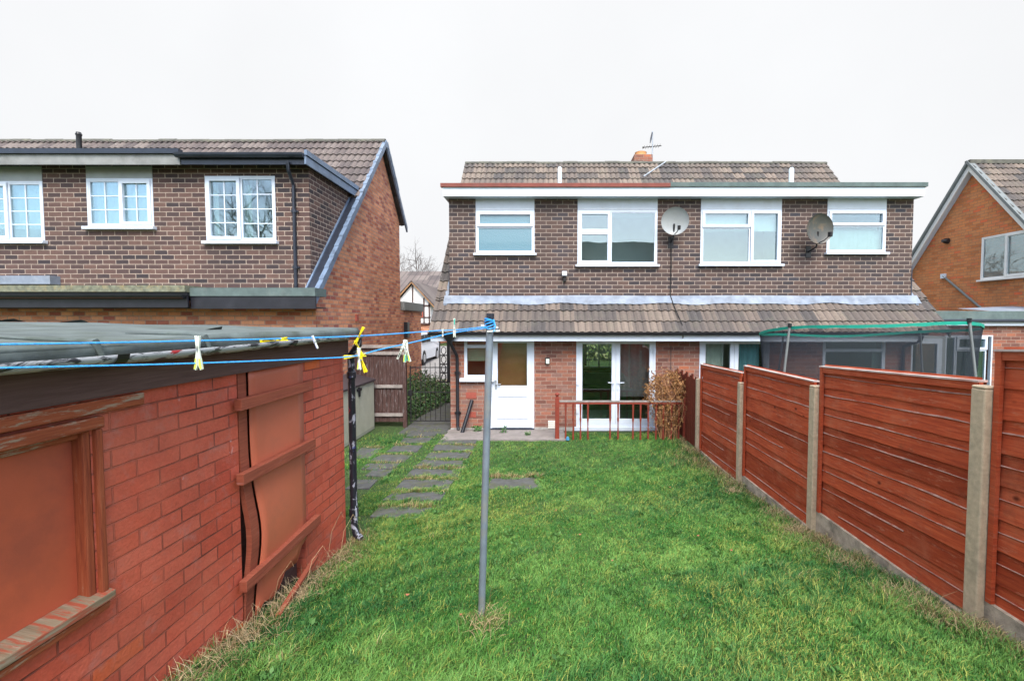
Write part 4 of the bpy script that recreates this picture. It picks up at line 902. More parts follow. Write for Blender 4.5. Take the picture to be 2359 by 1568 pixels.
# boarded door: bowed stile, hardboard sheet, three battens
n = 26; m = MB(); vs = []; zs = np.linspace(.28, zt, n)
def bow(z): return .12 * math.exp(-((z - 1.05) / .33) ** 2)
for z in zs:
    a = dy0 + .012 + bow(z) * .36; b_ = a + .085
    for xx in (SX - .03 + bow(z) * .25, SX + .0 + bow(z) * .3): vs += [(xx, a, z), (xx, b_, z)]
fs = []
for i in range(n - 1):
    q = 4 * i; fs += [(q+2, q+3, q+7, q+6), (q, q+2, q+6, q+4), (q+3, q+1, q+5, q+7), (q+1, q, q+4, q+5)]
m.add(vs, fs); m.build('door_stile', M['batten'], SH, fix=True)
m = MB(); vs = []; ny = 8
for z in zs:
    for j in range(ny + 1):
        t = j / ny; y0_ = dy0 + .108 + bow(z) * .36; y = y0_ + (dy1 - .005 - y0_) * t
        vs.append((SX + .012 + bow(z) * .32 * (1 - t) + .014 * math.sin(t * 3.1) * math.sin(z * 2.2), y, max(z, .46 + .22 * t + .04 * math.sin(j * 1.9)) if z < .7 else z))
m.add(vs, [(i*(ny+1)+j, i*(ny+1)+j+1, (i+1)*(ny+1)+j+1, (i+1)*(ny+1)+j) for i in range(n-1) for j in range(ny)]); o = m.build('door_board', M['boardpale'], SH, smooth=True)
sm = o.modifiers.new('th', 'SOLIDIFY'); sm.thickness = .006
m = MB(); m.quad((SX - .08, dy0, .2), (SX - .08, dy1, .2), (SX - .08, dy1, zt), (SX - .08, dy0, zt)); m.build('door_back', M['shedfascia'], SH)
for (z, zz, ye) in ((2.035, 2.035, 3.92), (1.545, 1.535, 3.94), (.83, .85, 4.0)):
    m = MB(); m.bar((SX + .052, onX(538, 1000, SX).y - .03, z - .035), (SX + .045, ye, zz - .035), .05, .075); m.build('batten', M['batten'], SH, bevel=.004)
# timber offcut propped at foot of door
A = onG(640, 1425); B = onX(700, 1330, SX + .1)
o = MB().bar((A.x, A.y, A.z + .02), (SX + .07, 3.9, .52), .035, .022).build('plank', M['batten'], None, org=A); tag(o, 'narrow red timber offcut leaning at the foot of the shed door', 'plank')
# fascia, roof felt, gutter, downpipe
box('fascia', M['shedfascia'], SH, SX + .002, SX + .035, SY0, SY1 + .06, 2.20, 2.405, bevel=.003)
box('fascia', M['shedfascia'], SH, SX - 3.4, SX + .001, SY1 + .03, SY1 + .06, 2.2, 2.4)
rg = random.Random(8); NYR, NXR = 60, 16; m = MB(); vs = []
ysr = np.linspace(SY0, SY1 + .14, NYR + 1); xr = SX + .1
def rzf(x, y): return 2.462 + .024 * (xr - x) + .006 * math.sin(y * 3.3 + x) + .005 * math.sin(x * 5 + y * 1.3)
for y in ysr:
    dr_ = .075 + .012 * math.sin(y * 4.1) + .02 * math.sin(y * 1.7 + 1)
    pr_ = [(xr + .012 + .008 * math.sin(y * 6), 2.462 - dr_ - .012), (xr + .02, 2.462 - .03), (xr + .005, rzf(xr, y))] + [(xr - .06 - i * (3.45 / NXR), rzf(xr - .06 - i * (3.45 / NXR), y)) for i in range(NXR)]
    vs += [(p[0], y, p[1]) for p in pr_]
k = NXR + 3; fs = [(j*k+i, j*k+i+1, (j+1)*k+i+1, (j+1)*k+i)[::-1] for j in range(NYR) for i in range(k-1)]
m.add(vs, fs); o = m.build('roof_felt', M['felt'], SH, smooth=True, fix=True); s_ = o.modifiers.new('th', 'SOLIDIFY'); s_.thickness = .03; s_.offset = -1
for (px, py, w_) in ((180, 735, .22), (500, 757, .1), (25, 736, .2)):       # lifted felt edges and folds
    q = onX(px, py, -4.6 if px != 500 else -2.6); 
    m = MB(); m.add([(q.x - .06, q.y - w_ * .6, rzf(q.x, q.y) + .003), (q.x + .05, q.y - w_ * .1, rzf(q.x, q.y) + .03), (q.x, q.y + w_ * .5, rzf(q.x, q.y) + .004), (q.x - .14, q.y, rzf(q.x, q.y) + .002)], [(0, 1, 2, 3)]); m.build('felt_fold', M['felt'], SH)
for yy in (1.98, 2.62):
    m = MB(); m.tube([(xr - .5, yy + .08, rzf(xr - .5, yy) + .004), (xr - .1, yy + .04, rzf(xr, yy) + .008), (xr + .02, yy, 2.458), (xr + .03, yy + .03, 2.37)], [.004, .014, .016, .008], 8); m.build('felt_fold', M['felt'], SH, smooth=True)
m = MB(); gxn = SX + .1; n = 60; vs = []
for j in range(n + 1):
    y = SY0 + (SY1 + .1 - SY0) * j / n
    for t in np.linspace(-math.pi, -.0, 9): vs.append((gxn + .035 + .052 * math.cos(t), y, 2.402 + .046 * math.sin(t) + .004 * math.sin(y * 2)))
m.add(vs, [(j*9+i, j*9+i+1, (j+1)*9+i+1, (j+1)*9+i)[::-1] for j in range(n) for i in range(8)]); o = m.build('gutter', M['guttersplash'], SH, smooth=True); s_ = o.modifiers.new('th', 'SOLIDIFY'); s_.thickness = .004
for yy in (2.0, 3.4):
    m = MB(); m.add([(gxn + .035 + .062 * math.cos(t), y, 2.402 + .056 * math.sin(t)) for y in (yy, yy + .06) for t in np.linspace(-math.pi, 0, 9)], [(i, i+1, 10+i, 9+i)[::-1] for i in range(8)])
    m.build('gutter_union', M['black'], SH)
q = onY(808, 900, 4.72); gb = gz(0, 4.72)
m = MB(); m.tube([(gxn + .035, SY1 + .06, 2.37), (gxn + .03, SY1 + .08, 2.3), (q.x, SY1 + .09, 2.2), (q.x, SY1 + .09, gb + .16), (q.x + .03, SY1 + .07, gb + .07), (q.x + .09, SY1 + .04, gb + .04)], .036, 12); m.build('downpipe', M['splash'], SH, smooth=True)
m = MB(); m.lathe([(.036, 0), (.046, .01), (.046, .09), (.036, .1)], (q.x, SY1 + .09, gb + .25), 12); m.lathe([(.036, 0), (.046, .01), (.046, .07), (.036, .08)], (q.x, SY1 + .09, 1.95), 12); m.build('pipe_collar', M['splash'], SH)
# ================================================================== washing line
PB = Vector((-.455, 3.13, gz(0, 3.13) - .12)); 
pt = onY(1129, 722, 3.13); LP = thing('washing_line_pole', 'leaning grey metal washing-line pole standing in the lawn', 'pole', PB)
m = MB(); dirp = (pt - PB).normalized(); cap0 = pt - dirp * .09
m.tube([PB, cap0], .0245, 16); m.build('tube', M['pole'], LP, smooth=True)
m = MB(); m.tube([cap0, pt], .0265, 16); m.build('cap', M['navy'], LP, smooth=True)
xb = onY(1127, 753, 3.13); m = MB(); a = onY(1108, 750, 3.13); b = onY(1147, 755, 3.13); m.tube([a, b], .008, 8); m.build('cross_pin', M['metal'], LP)
m = MB()
for k in range(5):
    c = xb + dirp * (.0 + .011 * k); m.tube([c + Vector((.033 * math.cos(t), .033 * math.sin(t), .012 * math.sin(t + k))) for t in np.linspace(0, 2*math.pi, 17)[:-1]], .0042, 6, closed=True)
m.tube([xb + Vector((.03, -.02, .05)), xb + Vector((.045, -.04, .0)), xb + Vector((.03, -.045, -.03)), xb + Vector((.06, -.04, -.02))], .005, 6)
m.build('rope_knot', M['rope'], LP, smooth=True)
m = MB(); a = xb + Vector((-.01, -.04, -.028)); m.bar(a, a + Vector((.085, 0, .004)), .012, .01); m.build('hook', M['pegw'], LP)
# ropes run in upright planes from the pole to the shed side left of the frame
def plane_pt(px, py, far):             # point on the upright plane through the pole and the anchor
    n_ = Vector((far[1] - 3.1, -(far[0] - xb.x), 0)); d = ray(px, py); o = Vector((0, 0, CAMZ)); return o + d * ((Vector((xb.x, 3.1, 0)) - o).dot(n_) / d.dot(n_))
FAR = (-1.86, 1.45)
def rope(name, pxs, label):
    pts = [plane_pt(x, y, FAR) for x, y in pxs]
    e = pts[0] + (pts[0] - pts[1]) * .6
    pts = [e] + pts; out_ = []
    for i in range(len(pts) - 1):
        k_ = max(2, int((pts[i+1] - pts[i]).length / .02))
        p0 = pts[max(i-1, 0)]; p3 = pts[min(i+2, len(pts)-1)]
        for j in range(k_):
            t = j / k_; out_.append(.5 * ((2*pts[i]) + (-p0 + pts[i+1]) * t + (2*p0 - 5*pts[i] + 4*pts[i+1] - p3) * t*t + (-p0 + 3*pts[i] - 3*pts[i+1] + p3) * t**3))
    out_.append(pts[-1]); m = MB()
    for ph in (0, 2.09, 4.19):          # three twisted strands
        st_ = []; L = 0
        for i, p in enumerate(out_):
            if i: L += (p - out_[i-1]).length
            a = ph + L * 320; st_.append(p)
        fine = []; L = 0
        for i in range(len(out_) - 1):
            seg = out_[i+1] - out_[i]; ln = seg.length; kk = max(1, int(ln / .004)); dd = seg.normalized(); s1 = dd.cross(Vector((0, 0, 1))).normalized(); s2 = s1.cross(dd)
            for j in range(kk):
                l2 = L + ln * j / kk; a = ph + l2 * 330; fine.append(out_[i] + seg * (j / kk) + (s1 * math.cos(a) + s2 * math.sin(a)) * .0019)
            L += ln
        m.tube(fine, .0021, 5, caps=False)
    o = m.build(name, M['rope'], None, smooth=False, org=xb); tag(o, label, 'rope'); return out_
rA = rope('washing_line', [(0, 793), (300, 788), (640, 780), (840, 773), (1000, 762), (1060, 759), (1120, 752)], 'upper blue washing line running level from the pole to the left')
rB = rope('washing_line', [(0, 847), (400, 838), (700, 827), (815, 820), (870, 806), (960, 786), (1040, 767), (1122, 755)], 'lower blue washing line kinked under a cluster of yellow pegs')
def peg(px, py, rot, c1, c2, label, ln=.078, spread=9, yaw=0, dark='metal'):
    p = plane_pt(px, py, FAR); p.y -= .006
    T = thing('clothes_peg', label, 'peg', p, 'pegs on the washing lines')
    Rm = Matrix.Translation(p) @ Matrix.Rotation(R(rot), 4, 'Y') @ Matrix.Rotation(R(yaw), 4, 'Z')
    for s, cc in ((-1, c1), (1, c2)):
        m = MB(); m.M = Rm @ Matrix.Rotation(R(s * spread / 2), 4, 'Y')
        kw = max(.6, ln / .085); pf = [(0, .016), (.0045 * kw, .02), (.006 * kw, -.005), (.0065 * kw, -ln * .6), (.009 * kw, -ln * .85), (.006 * kw, -ln), (.0, -ln * .98)]
        poly = [(s * (.0008 + q[0]), q[1]) for q in pf]; m.prism(poly, 'y', -.0055, .0055); pr_ = m.build('prong', M['pegy' if cc == 'pegy' else 'pegb' if cc == 'pegb' else 'pegw'], T, fix=True, bevel=.0015)
        if cc not in ('pegy', 'pegw'):
            m = MB(); m.M = Rm @ Matrix.Rotation(R(s * spread / 2), 4, 'Y'); pf = [(.0009, -ln * .62), (.0045 * kw, -ln * .6), (.0075 * kw, -ln * .84), (.005 * kw, -ln * .97), (.0012, -ln * .96)]
            m.prism([(s * q[0], q[1]) for q in pf], 'y', -.0068, .0068); m.build('pad', M[cc], pr_, fix=True, bevel=.001)
    m = MB(); m.M = Rm; m.lathe([(.0045, -.0075), (.0045, .0075)], (0, 0, -ln * .32), 8, 'y'); m.build('spring', M[dark], T)
    return T
peg(458, 783, 0, 'pegl', 'pegl', 'large pale lime peg hanging alone on the upper line over the shed gutter', .125, 17)
peg(655, 781, 86, 'pegy', 'pegy', 'yellow peg lying nearly flat on the upper line above the shed fascia', .11, 10)
peg(724, 781, -22, 'pegb', 'pegw', 'small pale blue peg slanting below the upper line', .05, 6)
peg(822, 786, 208, 'pegy', 'pegy', 'yellow peg tilted upward on the upper line above the drainpipe', .085, 12)
peg(834, 815, 154, 'pegy', 'pegy', 'yellow peg pointing up at the left of the lower cluster', .08, 10)
peg(836, 818, 84, 'pegy', 'pegy', 'yellow peg lying flat to the left in the lower cluster', .1, 14)
peg(829, 814, -18, 'pegy', 'pegy', 'yellow peg hanging down at the right of the lower cluster', .105, 12)
peg(828, 808, 0, 'pegw', 'pegl', 'white and lime peg hanging in the middle of the lower cluster', .1, 14)
peg(934, 790, 2, 'pegg', 'pegl', 'green and lime peg hanging in the bunch left of the gate', .11, 10)
peg(934, 790, -14, 'pegw', 'pegl', 'white peg with lime tips splayed right in the bunch', .11, 8)
peg(932, 790, 24, 'pegw', 'pegw', 'white peg splayed left in the bunch', .1, 8)
peg(937, 791, -5, 'pegg', 'pegg', 'turquoise peg hanging in the middle of the bunch', .1, 8)
peg(1047, 770, 180, 'pegw', 'pegg', 'green and white peg standing upright near the pole', .1, 8)
peg(1020, 764, 0, 'pegw', 'pegw', 'tiny white peg on the upper line left of the upright peg', .03, 8)
# ================================================================== trampoline beyond the fence
TC = Vector((5.2, 7.7, 0)); TR = 1.5
TP = thing('trampoline', 'trampoline with black safety net and green padded top ring beyond the fence', 'trampoline', (5.2, 7.7, gz(0, 7.7)))
def ringpt(a, r=TR): 
    y = TC.y + r * math.sin(a); return Vector((TC.x + r * math.cos(a), y, 2.535 - .085 * (y - 6.25)))
PA = [R(-160), R(-70), R(20), R(110)]
NR_ = 64; top = []
for i in range(NR_):
    a = 2 * math.pi * i / NR_; d = min(abs((a - p + math.pi) % (2*math.pi) - math.pi) for p in PA); s = (1 - math.cos(d * 2 * 2)) / 2 if d < R(45) else 1
    p = ringpt(a); top.append(p - Vector((0, 0, .035 * s)))
m = MB(); 
for i in range(NR_):                          # flat green sleeve
    p, q = top[i], top[(i+1) % NR_]; c = Vector((TC.x, TC.y, 0))
    o1 = (Vector((p.x, p.y, 0)) - c).normalized() * .012; o2 = (Vector((q.x, q.y, 0)) - c).normalized() * .012
    h1 = .045 + .006 * math.sin(i * 2.3); h2 = .045 + .006 * math.sin((i + 1) % NR_ * 2.3)
    m.add([p + o1, q + o2, q + o2 - Vector((0, 0, h2)), p + o1 - Vector((0, 0, h1)), p - o1, q - o2, q - o2 - Vector((0, 0, h2)), p - o1 - Vector((0, 0, h1))], [(0, 1, 2, 3), (5, 4, 7, 6), (4, 5, 1, 0), (3, 2, 6, 7)])
m.build('top_sleeve', M['green'], TP, fix=True)
mz = .62; m = MB(); vs = []; NZ = 5
for i in range(NR_):
    a = 2 * math.pi * i / NR_
    for j in range(NZ + 1):
        t = j / NZ; r_ = TR - .02 + (.1) * math.sin(t * math.pi * .6) ; p = top[i]; b_ = Vector((TC.x + (TR + .06) * math.cos(a), TC.y + (TR + .06) * math.sin(a), mz))
        q = (p - Vector((0, 0, .05))).lerp(b_, t); sc_ = 1 - .05 * math.sin(t * math.pi) ; vs.append((TC.x + (q.x - TC.x) * sc_, TC.y + (q.y - TC.y) * sc_, q.z))
m.add(vs, [(i*(NZ+1)+j, i*(NZ+1)+j+1, ((i+1) % NR_)*(NZ+1)+j+1, ((i+1) % NR_)*(NZ+1)+j) for i in range(NR_) for j in range(NZ)]); m.build('safety_net', M['trampnet'], TP, smooth=True)
for a in PA:
    t0 = ringpt(a, TR + .02) + Vector((0, 0, .015)); pts = []
    for j in range(9):
        t = j / 8; r_ = TR + .02 + .2 * math.sin(t * math.pi * .5); pts.append((TC.x + r_ * math.cos(a), TC.y + r_ * math.sin(a), t0.z + (.1 - t0.z) * t))
    po = MB().tube(pts, .018, 10).build('net_pole', M['slate' if a < 0 else 'metal'], TP, smooth=True)
    MB().tube([Vector(pts[0]) + Vector((0, 0, -.03)), Vector(pts[0]) + Vector((0, 0, .03))], .03, 10).build('pole_cap', M['black'], po)
m = MB(); m.tube([(TC.x + TR * math.cos(t), TC.y + TR * math.sin(t), mz) for t in np.linspace(0, 2*math.pi, 49)[:-1]], .03, 8, closed=True); m.build('frame', M['metal'], TP, smooth=True)
m = MB(); m.lathe([(.01, 0), (TR - .15, 0), (TR - .15, .01), (.01, .01)], (TC.x, TC.y, mz), 40); m.build('jumping_mat', M['rubber'], TP)
for k in range(3):
    a = 2 * math.pi * k / 3; m = MB(); p = [(TC.x + TR * math.cos(a - .35), TC.y + TR * math.sin(a - .35)), (TC.x + TR * math.cos(a + .35), TC.y + TR * math.sin(a + .35))]
    g = gz(0, TC.y) ; m.tube([(p[0][0], p[0][1], mz), (p[0][0], p[0][1], g + .03), (p[1][0], p[1][1], g + .03), (p[1][0], p[1][1], mz)], .022, 8); m.build('leg', M['metal'], TP)
# ================================================================== low balustrade
BY = 9.85
BR = thing('balustrade', 'low dark red turned-spindle railing in front of the patio doors', 'railing', (1.7, BY, 0))
def zy(py, x=1400): return onY(x, py, BY).z
for px in (1283, 1577):
    c = onY(px, 960, BY).x; t = zy(912); m = MB(); m.box(c - .045, c + .045, BY - .045, BY + .045, -.05, t - .03); m.lathe([(.03, -.03), (.028, 0), (.045, .02), (.05, .045), (.035, .07), (.005, .08)], (c, BY, t), 12); m.build('newel_post', M['red'], BR, bevel=.005)
x0 = onY(1283, 920, BY).x + .045; x1 = onY(1577, 920, BY).x - .045
box('handrail', M['red'], BR, x0, x1, BY - .03, BY + .03, zy(930), zy(925.5)); box('handrail_cap', M['oldrail'], BR, x0, x1, BY - .035, BY + .035, zy(925.4), zy(922.5))
for zx in (1120, 1187, 1252, 1318, 1516, 1587, 1720, 1787, 1855, 1925, 1990, 2062, 2128):
    c = onY((1100 + zx / 3.564) / 1.0857, 960, BY).x; h_ = zy(930) - .0; pf = [(.02, -.05), (.02, .16), (.014, .2), (.012, .3), (.013, .36), (.022, .42), (.022, .45), (.015, .48), (.02, .6), (.024, .72), (.022, .76), (.022, h_)]
    pf = [(r_, min(z_, h_)) for r_, z_ in pf]; MB().lathe(pf, (c, BY, 0), 10).build('spindle', M['red'], BR, smooth=True)
# blue scrap
a = onY(1419 / 1.0857, 1095 / 1.0857, BY - .1); o = MB().lathe([(.02, 0), (.045, .02), (.03, .07), (.01, .09)], (a.x, BY - .12, .0), 7).build('plastic_scrap', M['paintblue'], None, org=(a.x, BY - .12, 0)); tag(o, 'small crumpled blue plastic scrap at the foot of the railing', 'litter')
# ================================================================== vegetation helpers
def leaf_cloud(n, fn, size, seed, up=.2, asp=.45):
    rg = np.random.default_rng(seed); vs = []; fs = []
    for i in range(n):
        p, s = fn(rg); d = rg.normal(size=3); d[2] += up; d /= np.linalg.norm(d); e = np.cross(d, rg.normal(size=3)); e /= np.linalg.norm(e) + 1e-6
        L = size * (0.6 + .8 * rg.random()) * s; W = L * asp; p = np.array(p); k = len(vs)
        vs += [p, p + d * L * .5 + e * W * .5, p + d * L, p + d * L * .5 - e * W * .5]; fs.append((k, k+1, k+2, k+3))
    return vs, fs
def leafmat(name, cols, rough=.7):
    t = NT(name); o = t.n('ShaderNodeNewGeometry'); c = t.ramp(o.outputs['Random Per Island'], [(i / (len(cols) - 1), c) for i, c in enumerate(cols)])
    t.col(c); t.rough(rough); return t.m
M['dry'] = leafmat('dry_leaves', [(.12, .05, .02), (.3, .13, .04), (.42, .22, .07), (.17, .07, .03), (.46, .28, .12)])
M['ivy'] = leafmat('ivy_leaves', [(.015, .045, .015), (.04, .1, .025), (.07, .14, .04), (.02, .06, .025), (.12, .09, .05)])
M['weed'] = leafmat('weed_leaves', [(.03, .1, .02), (.06, .17, .03), (.09, .2, .05)])
M['hedge'] = leafmat('hedge_leaves', [(.2, .3, .08), (.35, .42, .15), (.5, .46, .25), (.12, .22, .06)])
# dried hydrangea-like shrub
SHB = Vector((2.62, 9.98, 0)); S = thing('dried_shrub', 'brown withered climbing shrub heaped over right end of the railing', 'shrub', SHB)
rgs = random.Random(4); m = MB()
for i in range(46):
    a = rgs.uniform(0, 6.28); t1 = Vector((SHB.x + rgs.gauss(0, .26), SHB.y + rgs.gauss(0, .13), rgs.uniform(.7, 1.4))); mid = SHB.lerp(t1, .5) + Vector((rgs.gauss(0, .13), rgs.gauss(0, .1), .2))
    m.tube([SHB + Vector((rgs.gauss(0, .12), rgs.gauss(0, .08), 0)), mid, t1, t1 + Vector((rgs.gauss(0, .14), -.08, -rgs.uniform(.15, .5)))], [.007, .005, .004, .002], 5)
m.build('stems', M['bargeb'], S)
def shf(rg):
    if rg.random() < .14: a = rg.random(); return (2.15 + .75 * rg.random(), 9.97 + rg.normal() * .12, .1 + 1.45 * a), .8
    return shf0(rg)
def shf0(rg):
    while True:
        a = rg.random() * 6.28; r_ = rg.random() ** .5; x = 2.6 + .46 * r_ * math.cos(a); z = .98 + (.5 if math.sin(a) > 0 else .75) * r_ * math.sin(a)
        if z < .75 and x < 2.4 and rg.random() < .6: continue
        if math.sin(x * 17 + z * 9) + math.sin(z * 23 - x * 11) < -.5 and rg.random() < .75: continue
        return (x, 9.95 + rg.normal() * .13, z), 1
vs, fs = leaf_cloud(4200, shf, .06, 3, -.8, .33); m = MB(); m.add(vs, fs); m.build('leaves', M['dry'], S)
m = MB(); m.tube([(onY(1545, 830, 10.55).x, 10.55, 1.3), (onY(1545, 800, 10.55).x, 10.55, 1.98)], .008, 6); tag(m.build('garden_cane', M['blackiron'], None, org=(2.8, 10.55, 1.3)), 'thin dark cane sticking up above the dried shrub', 'cane')
# weeds by the door
def clump(name, label, x, y, n, r_, h_, mat, cat='plant', size=.05, seed=1):
    def f(rg): a = rg.random() * 6.28; q = rg.random() ** .6 * r_; return (x + q * math.cos(a), y + q * .5 * math.sin(a), gz(x, y) + rg.random() * h_), 1
    vs, fs = leaf_cloud(n, f, size, seed, .6, .5); m = MB(); m.add(vs, fs); return tag(m.build(name, M[mat], None, org=(x, y, gz(x, y))), label, cat)
a = onY(1099, 995, 10.5); clump('weed', 'green weed growing at the wall foot left of back door', a.x, 10.5, 120, .12, .12, 'weed', seed=2)
a = onY(1160, 1000, 10.3); clump('weed', 'straggly green weed by the back door step', a.x, 10.35, 70, .09, .14, 'weed', seed=5)
a = onY(1215, 1005, 10.1); clump('weed', 'yellowish weed in the concrete right of the back door step', a.x, 10.1, 40, .06, .08, 'weed', seed=6)
# ivy bank in the side passage
def ivf(rg):
    y = 11.9 + rg.random() * 4.6; x = -4.5 + rg.random() ** 1.3 * (1.1 + .27 * (y - 11.9)); return (x, y, gz(0, y) + (rg.random() ** 1.5) * (.16 + .5 * max(0, (-3.3 - x) / 1.2)) + .02 * math.sin(y * 3)), 1
vs, fs = leaf_cloud(9000, ivf, .075, 9, .5, .6); m = MB(); m.add(vs, fs); kind(m.build('ground_cover', M['ivy']), 'stuff')
# ================================================================== storage box
bx0, bx1, by0, by1, bh = -4.56, -4.06, 9.15, 10.85, 1.12
SB = thing('storage_box', 'cream ribbed plastic garden storage box with dark brown lid behind the shed', 'storage box', ((bx0 + bx1) / 2, 10, 0))
m = MB(); m.box(bx0, bx1, by0, by1, 0, bh)
for i in range(24): y = by0 + .04 + i * .069; m.box(bx1 + .001, bx1 + .008, y, y + .045, .06, bh - .06)
for i in range(6): x = bx0 + .05 + i * .075; m.box(x, x + .05, by0 - .008, by0 - .001, .06, bh - .06)
m.build('body', M['boxcream'], SB)
m = MB(); m.prism([(bx0 - .03, bh + .002), (bx1 + .04, bh + .002), (bx1 + .04, bh + .05), (bx0 - .03, bh + .2)], 'y', by0 - .04, by1 + .02); m.build('lid', M['boxlid'], SB, bevel=.012, fix=True)
yy = 9.95; m = MB(); m.box(bx1 + .012, bx1 + .035, yy - .12, yy + .12, bh - .1, bh - .04); m.box(bx1 + .012, bx1 + .04, yy - .03, yy + .03, bh - .22, bh - .02); m.build('latch', M['black'], SB, bevel=.005)
# ================================================================== weathered board fence
WY = 11.0
WF = thing('board_fence', 'tall weathered brown vertical board fence behind the storage box', 'fence', (-4, WY, 0))
m = MB(); rg = random.Random(12); x = -4.6
while x < -3.43:
    wv = rg.uniform(.085, .1); m.box(x, min(x + wv, -3.42), WY + rg.uniform(0, .012), WY + .03, .12, 1.9 + rg.uniform(-.02, .01)); x += wv + .008
m.build('boards', M['oldboards'], WF)
for z in (1.93, 1.77, .98, .3):
    m = MB().box(-4.6, -3.36, WY - .04, WY - .002, z - .04, z + .035).build('rail', M['oldrail'], WF, bevel=.004)
MB().box(-3.42, -3.33, WY - .05, WY + .04, -.05, 1.72).build('post', M['oldboards'], WF, bevel=.005)
# ================================================================== wrought iron gate
GY = 11.15; GX0, GX1 = -3.3, -2.3
G = thing('iron_gate', 'black wrought iron side gate between brown fence and house corner', 'gate', ((GX0 + GX1) / 2, GY, 0))
m = MB(); m.box(GX0, GX0 + .025, GY, GY + .02, .05, 1.45); m.box(GX1 - .025, GX1, GY, GY + .02, .05, 1.55); m.box(GX0 + .026, GX1 - .026, GY, GY + .018, .1, .125); m.box(GX0 + .026, GX1 - .026, GY, GY + .018, .8, .822); m.box(GX0 + .026, GX1 - .026, GY, GY + .018, 1.4, 1.422)
m.build('frame', M['blackiron'], G)
for i in range(7):
    x = GX0 + .13 + i * .121; h_ = 1.42 + .12 * math.sin((i + .5) / 7 * math.pi); MB().tube([(x, GY + .01, .1), (x, GY + .01, h_)], .0075, 6).build('bar', M['blackiron'], G)
for cx in (-2.98, -2.6):
    m = MB()
    for s in (-1, 1): m.tube([(cx + s * .02, GY - .004, .85), (cx + s * .055, GY - .004, .98), (cx + s * .01, GY - .004, 1.08), (cx + s * .09, GY - .004, 1.2), (cx + s * .1, GY - .004, 1.28), (cx + s * .06, GY - .004, 1.31), (cx + s * .04, GY - .004, 1.26)], .006, 5)
    m.build('scroll', M['blackiron'], G)
MB().box(GX0 - .04, GX0 + .05, GY - .03, GY + .04, .72, .86).build('latch', M['blackiron'], G)
# ornamental black iron panel beyond the gate
IX0, IX1, IY = onY(1011, 800, 12.4).x, onY(1033, 800, 12.4).x, 12.4
iz1, iz0 = onY(1020, 779, IY).z, onY(1020, 881, IY).z
IP = thing('ironwork_panel', 'tall narrow black ironwork panel with oval openings hung at house corner', 'ironwork', ((IX0 + IX1) / 2, IY, iz0))
m = MB(); m.box(IX0, IX0 + .03, IY, IY + .03, iz0, iz1); m.box(IX1 - .05, IX1 + .03, IY, IY + .03, iz0, iz1)
for z in (iz0, iz0 + .25, iz0 + .48, iz0 + .72, iz1 - .03): m.box(IX0 + .031, IX1 - .051, IY + .002, IY + .028, z, z + .03)
m.build('frame', M['blackiron'], IP)
for k in range(4):
    z = iz0 + .14 + k * .24; cx = (IX0 + IX1) / 2 - .01; m = MB(); m.tube([(cx + .062 * math.cos(t), IY + .015, z + .1 * math.sin(t)) for t in np.linspace(0, 6.283, 17)[:-1]], .011, 6, closed=True); m.build('oval', M['blackiron'], IP)
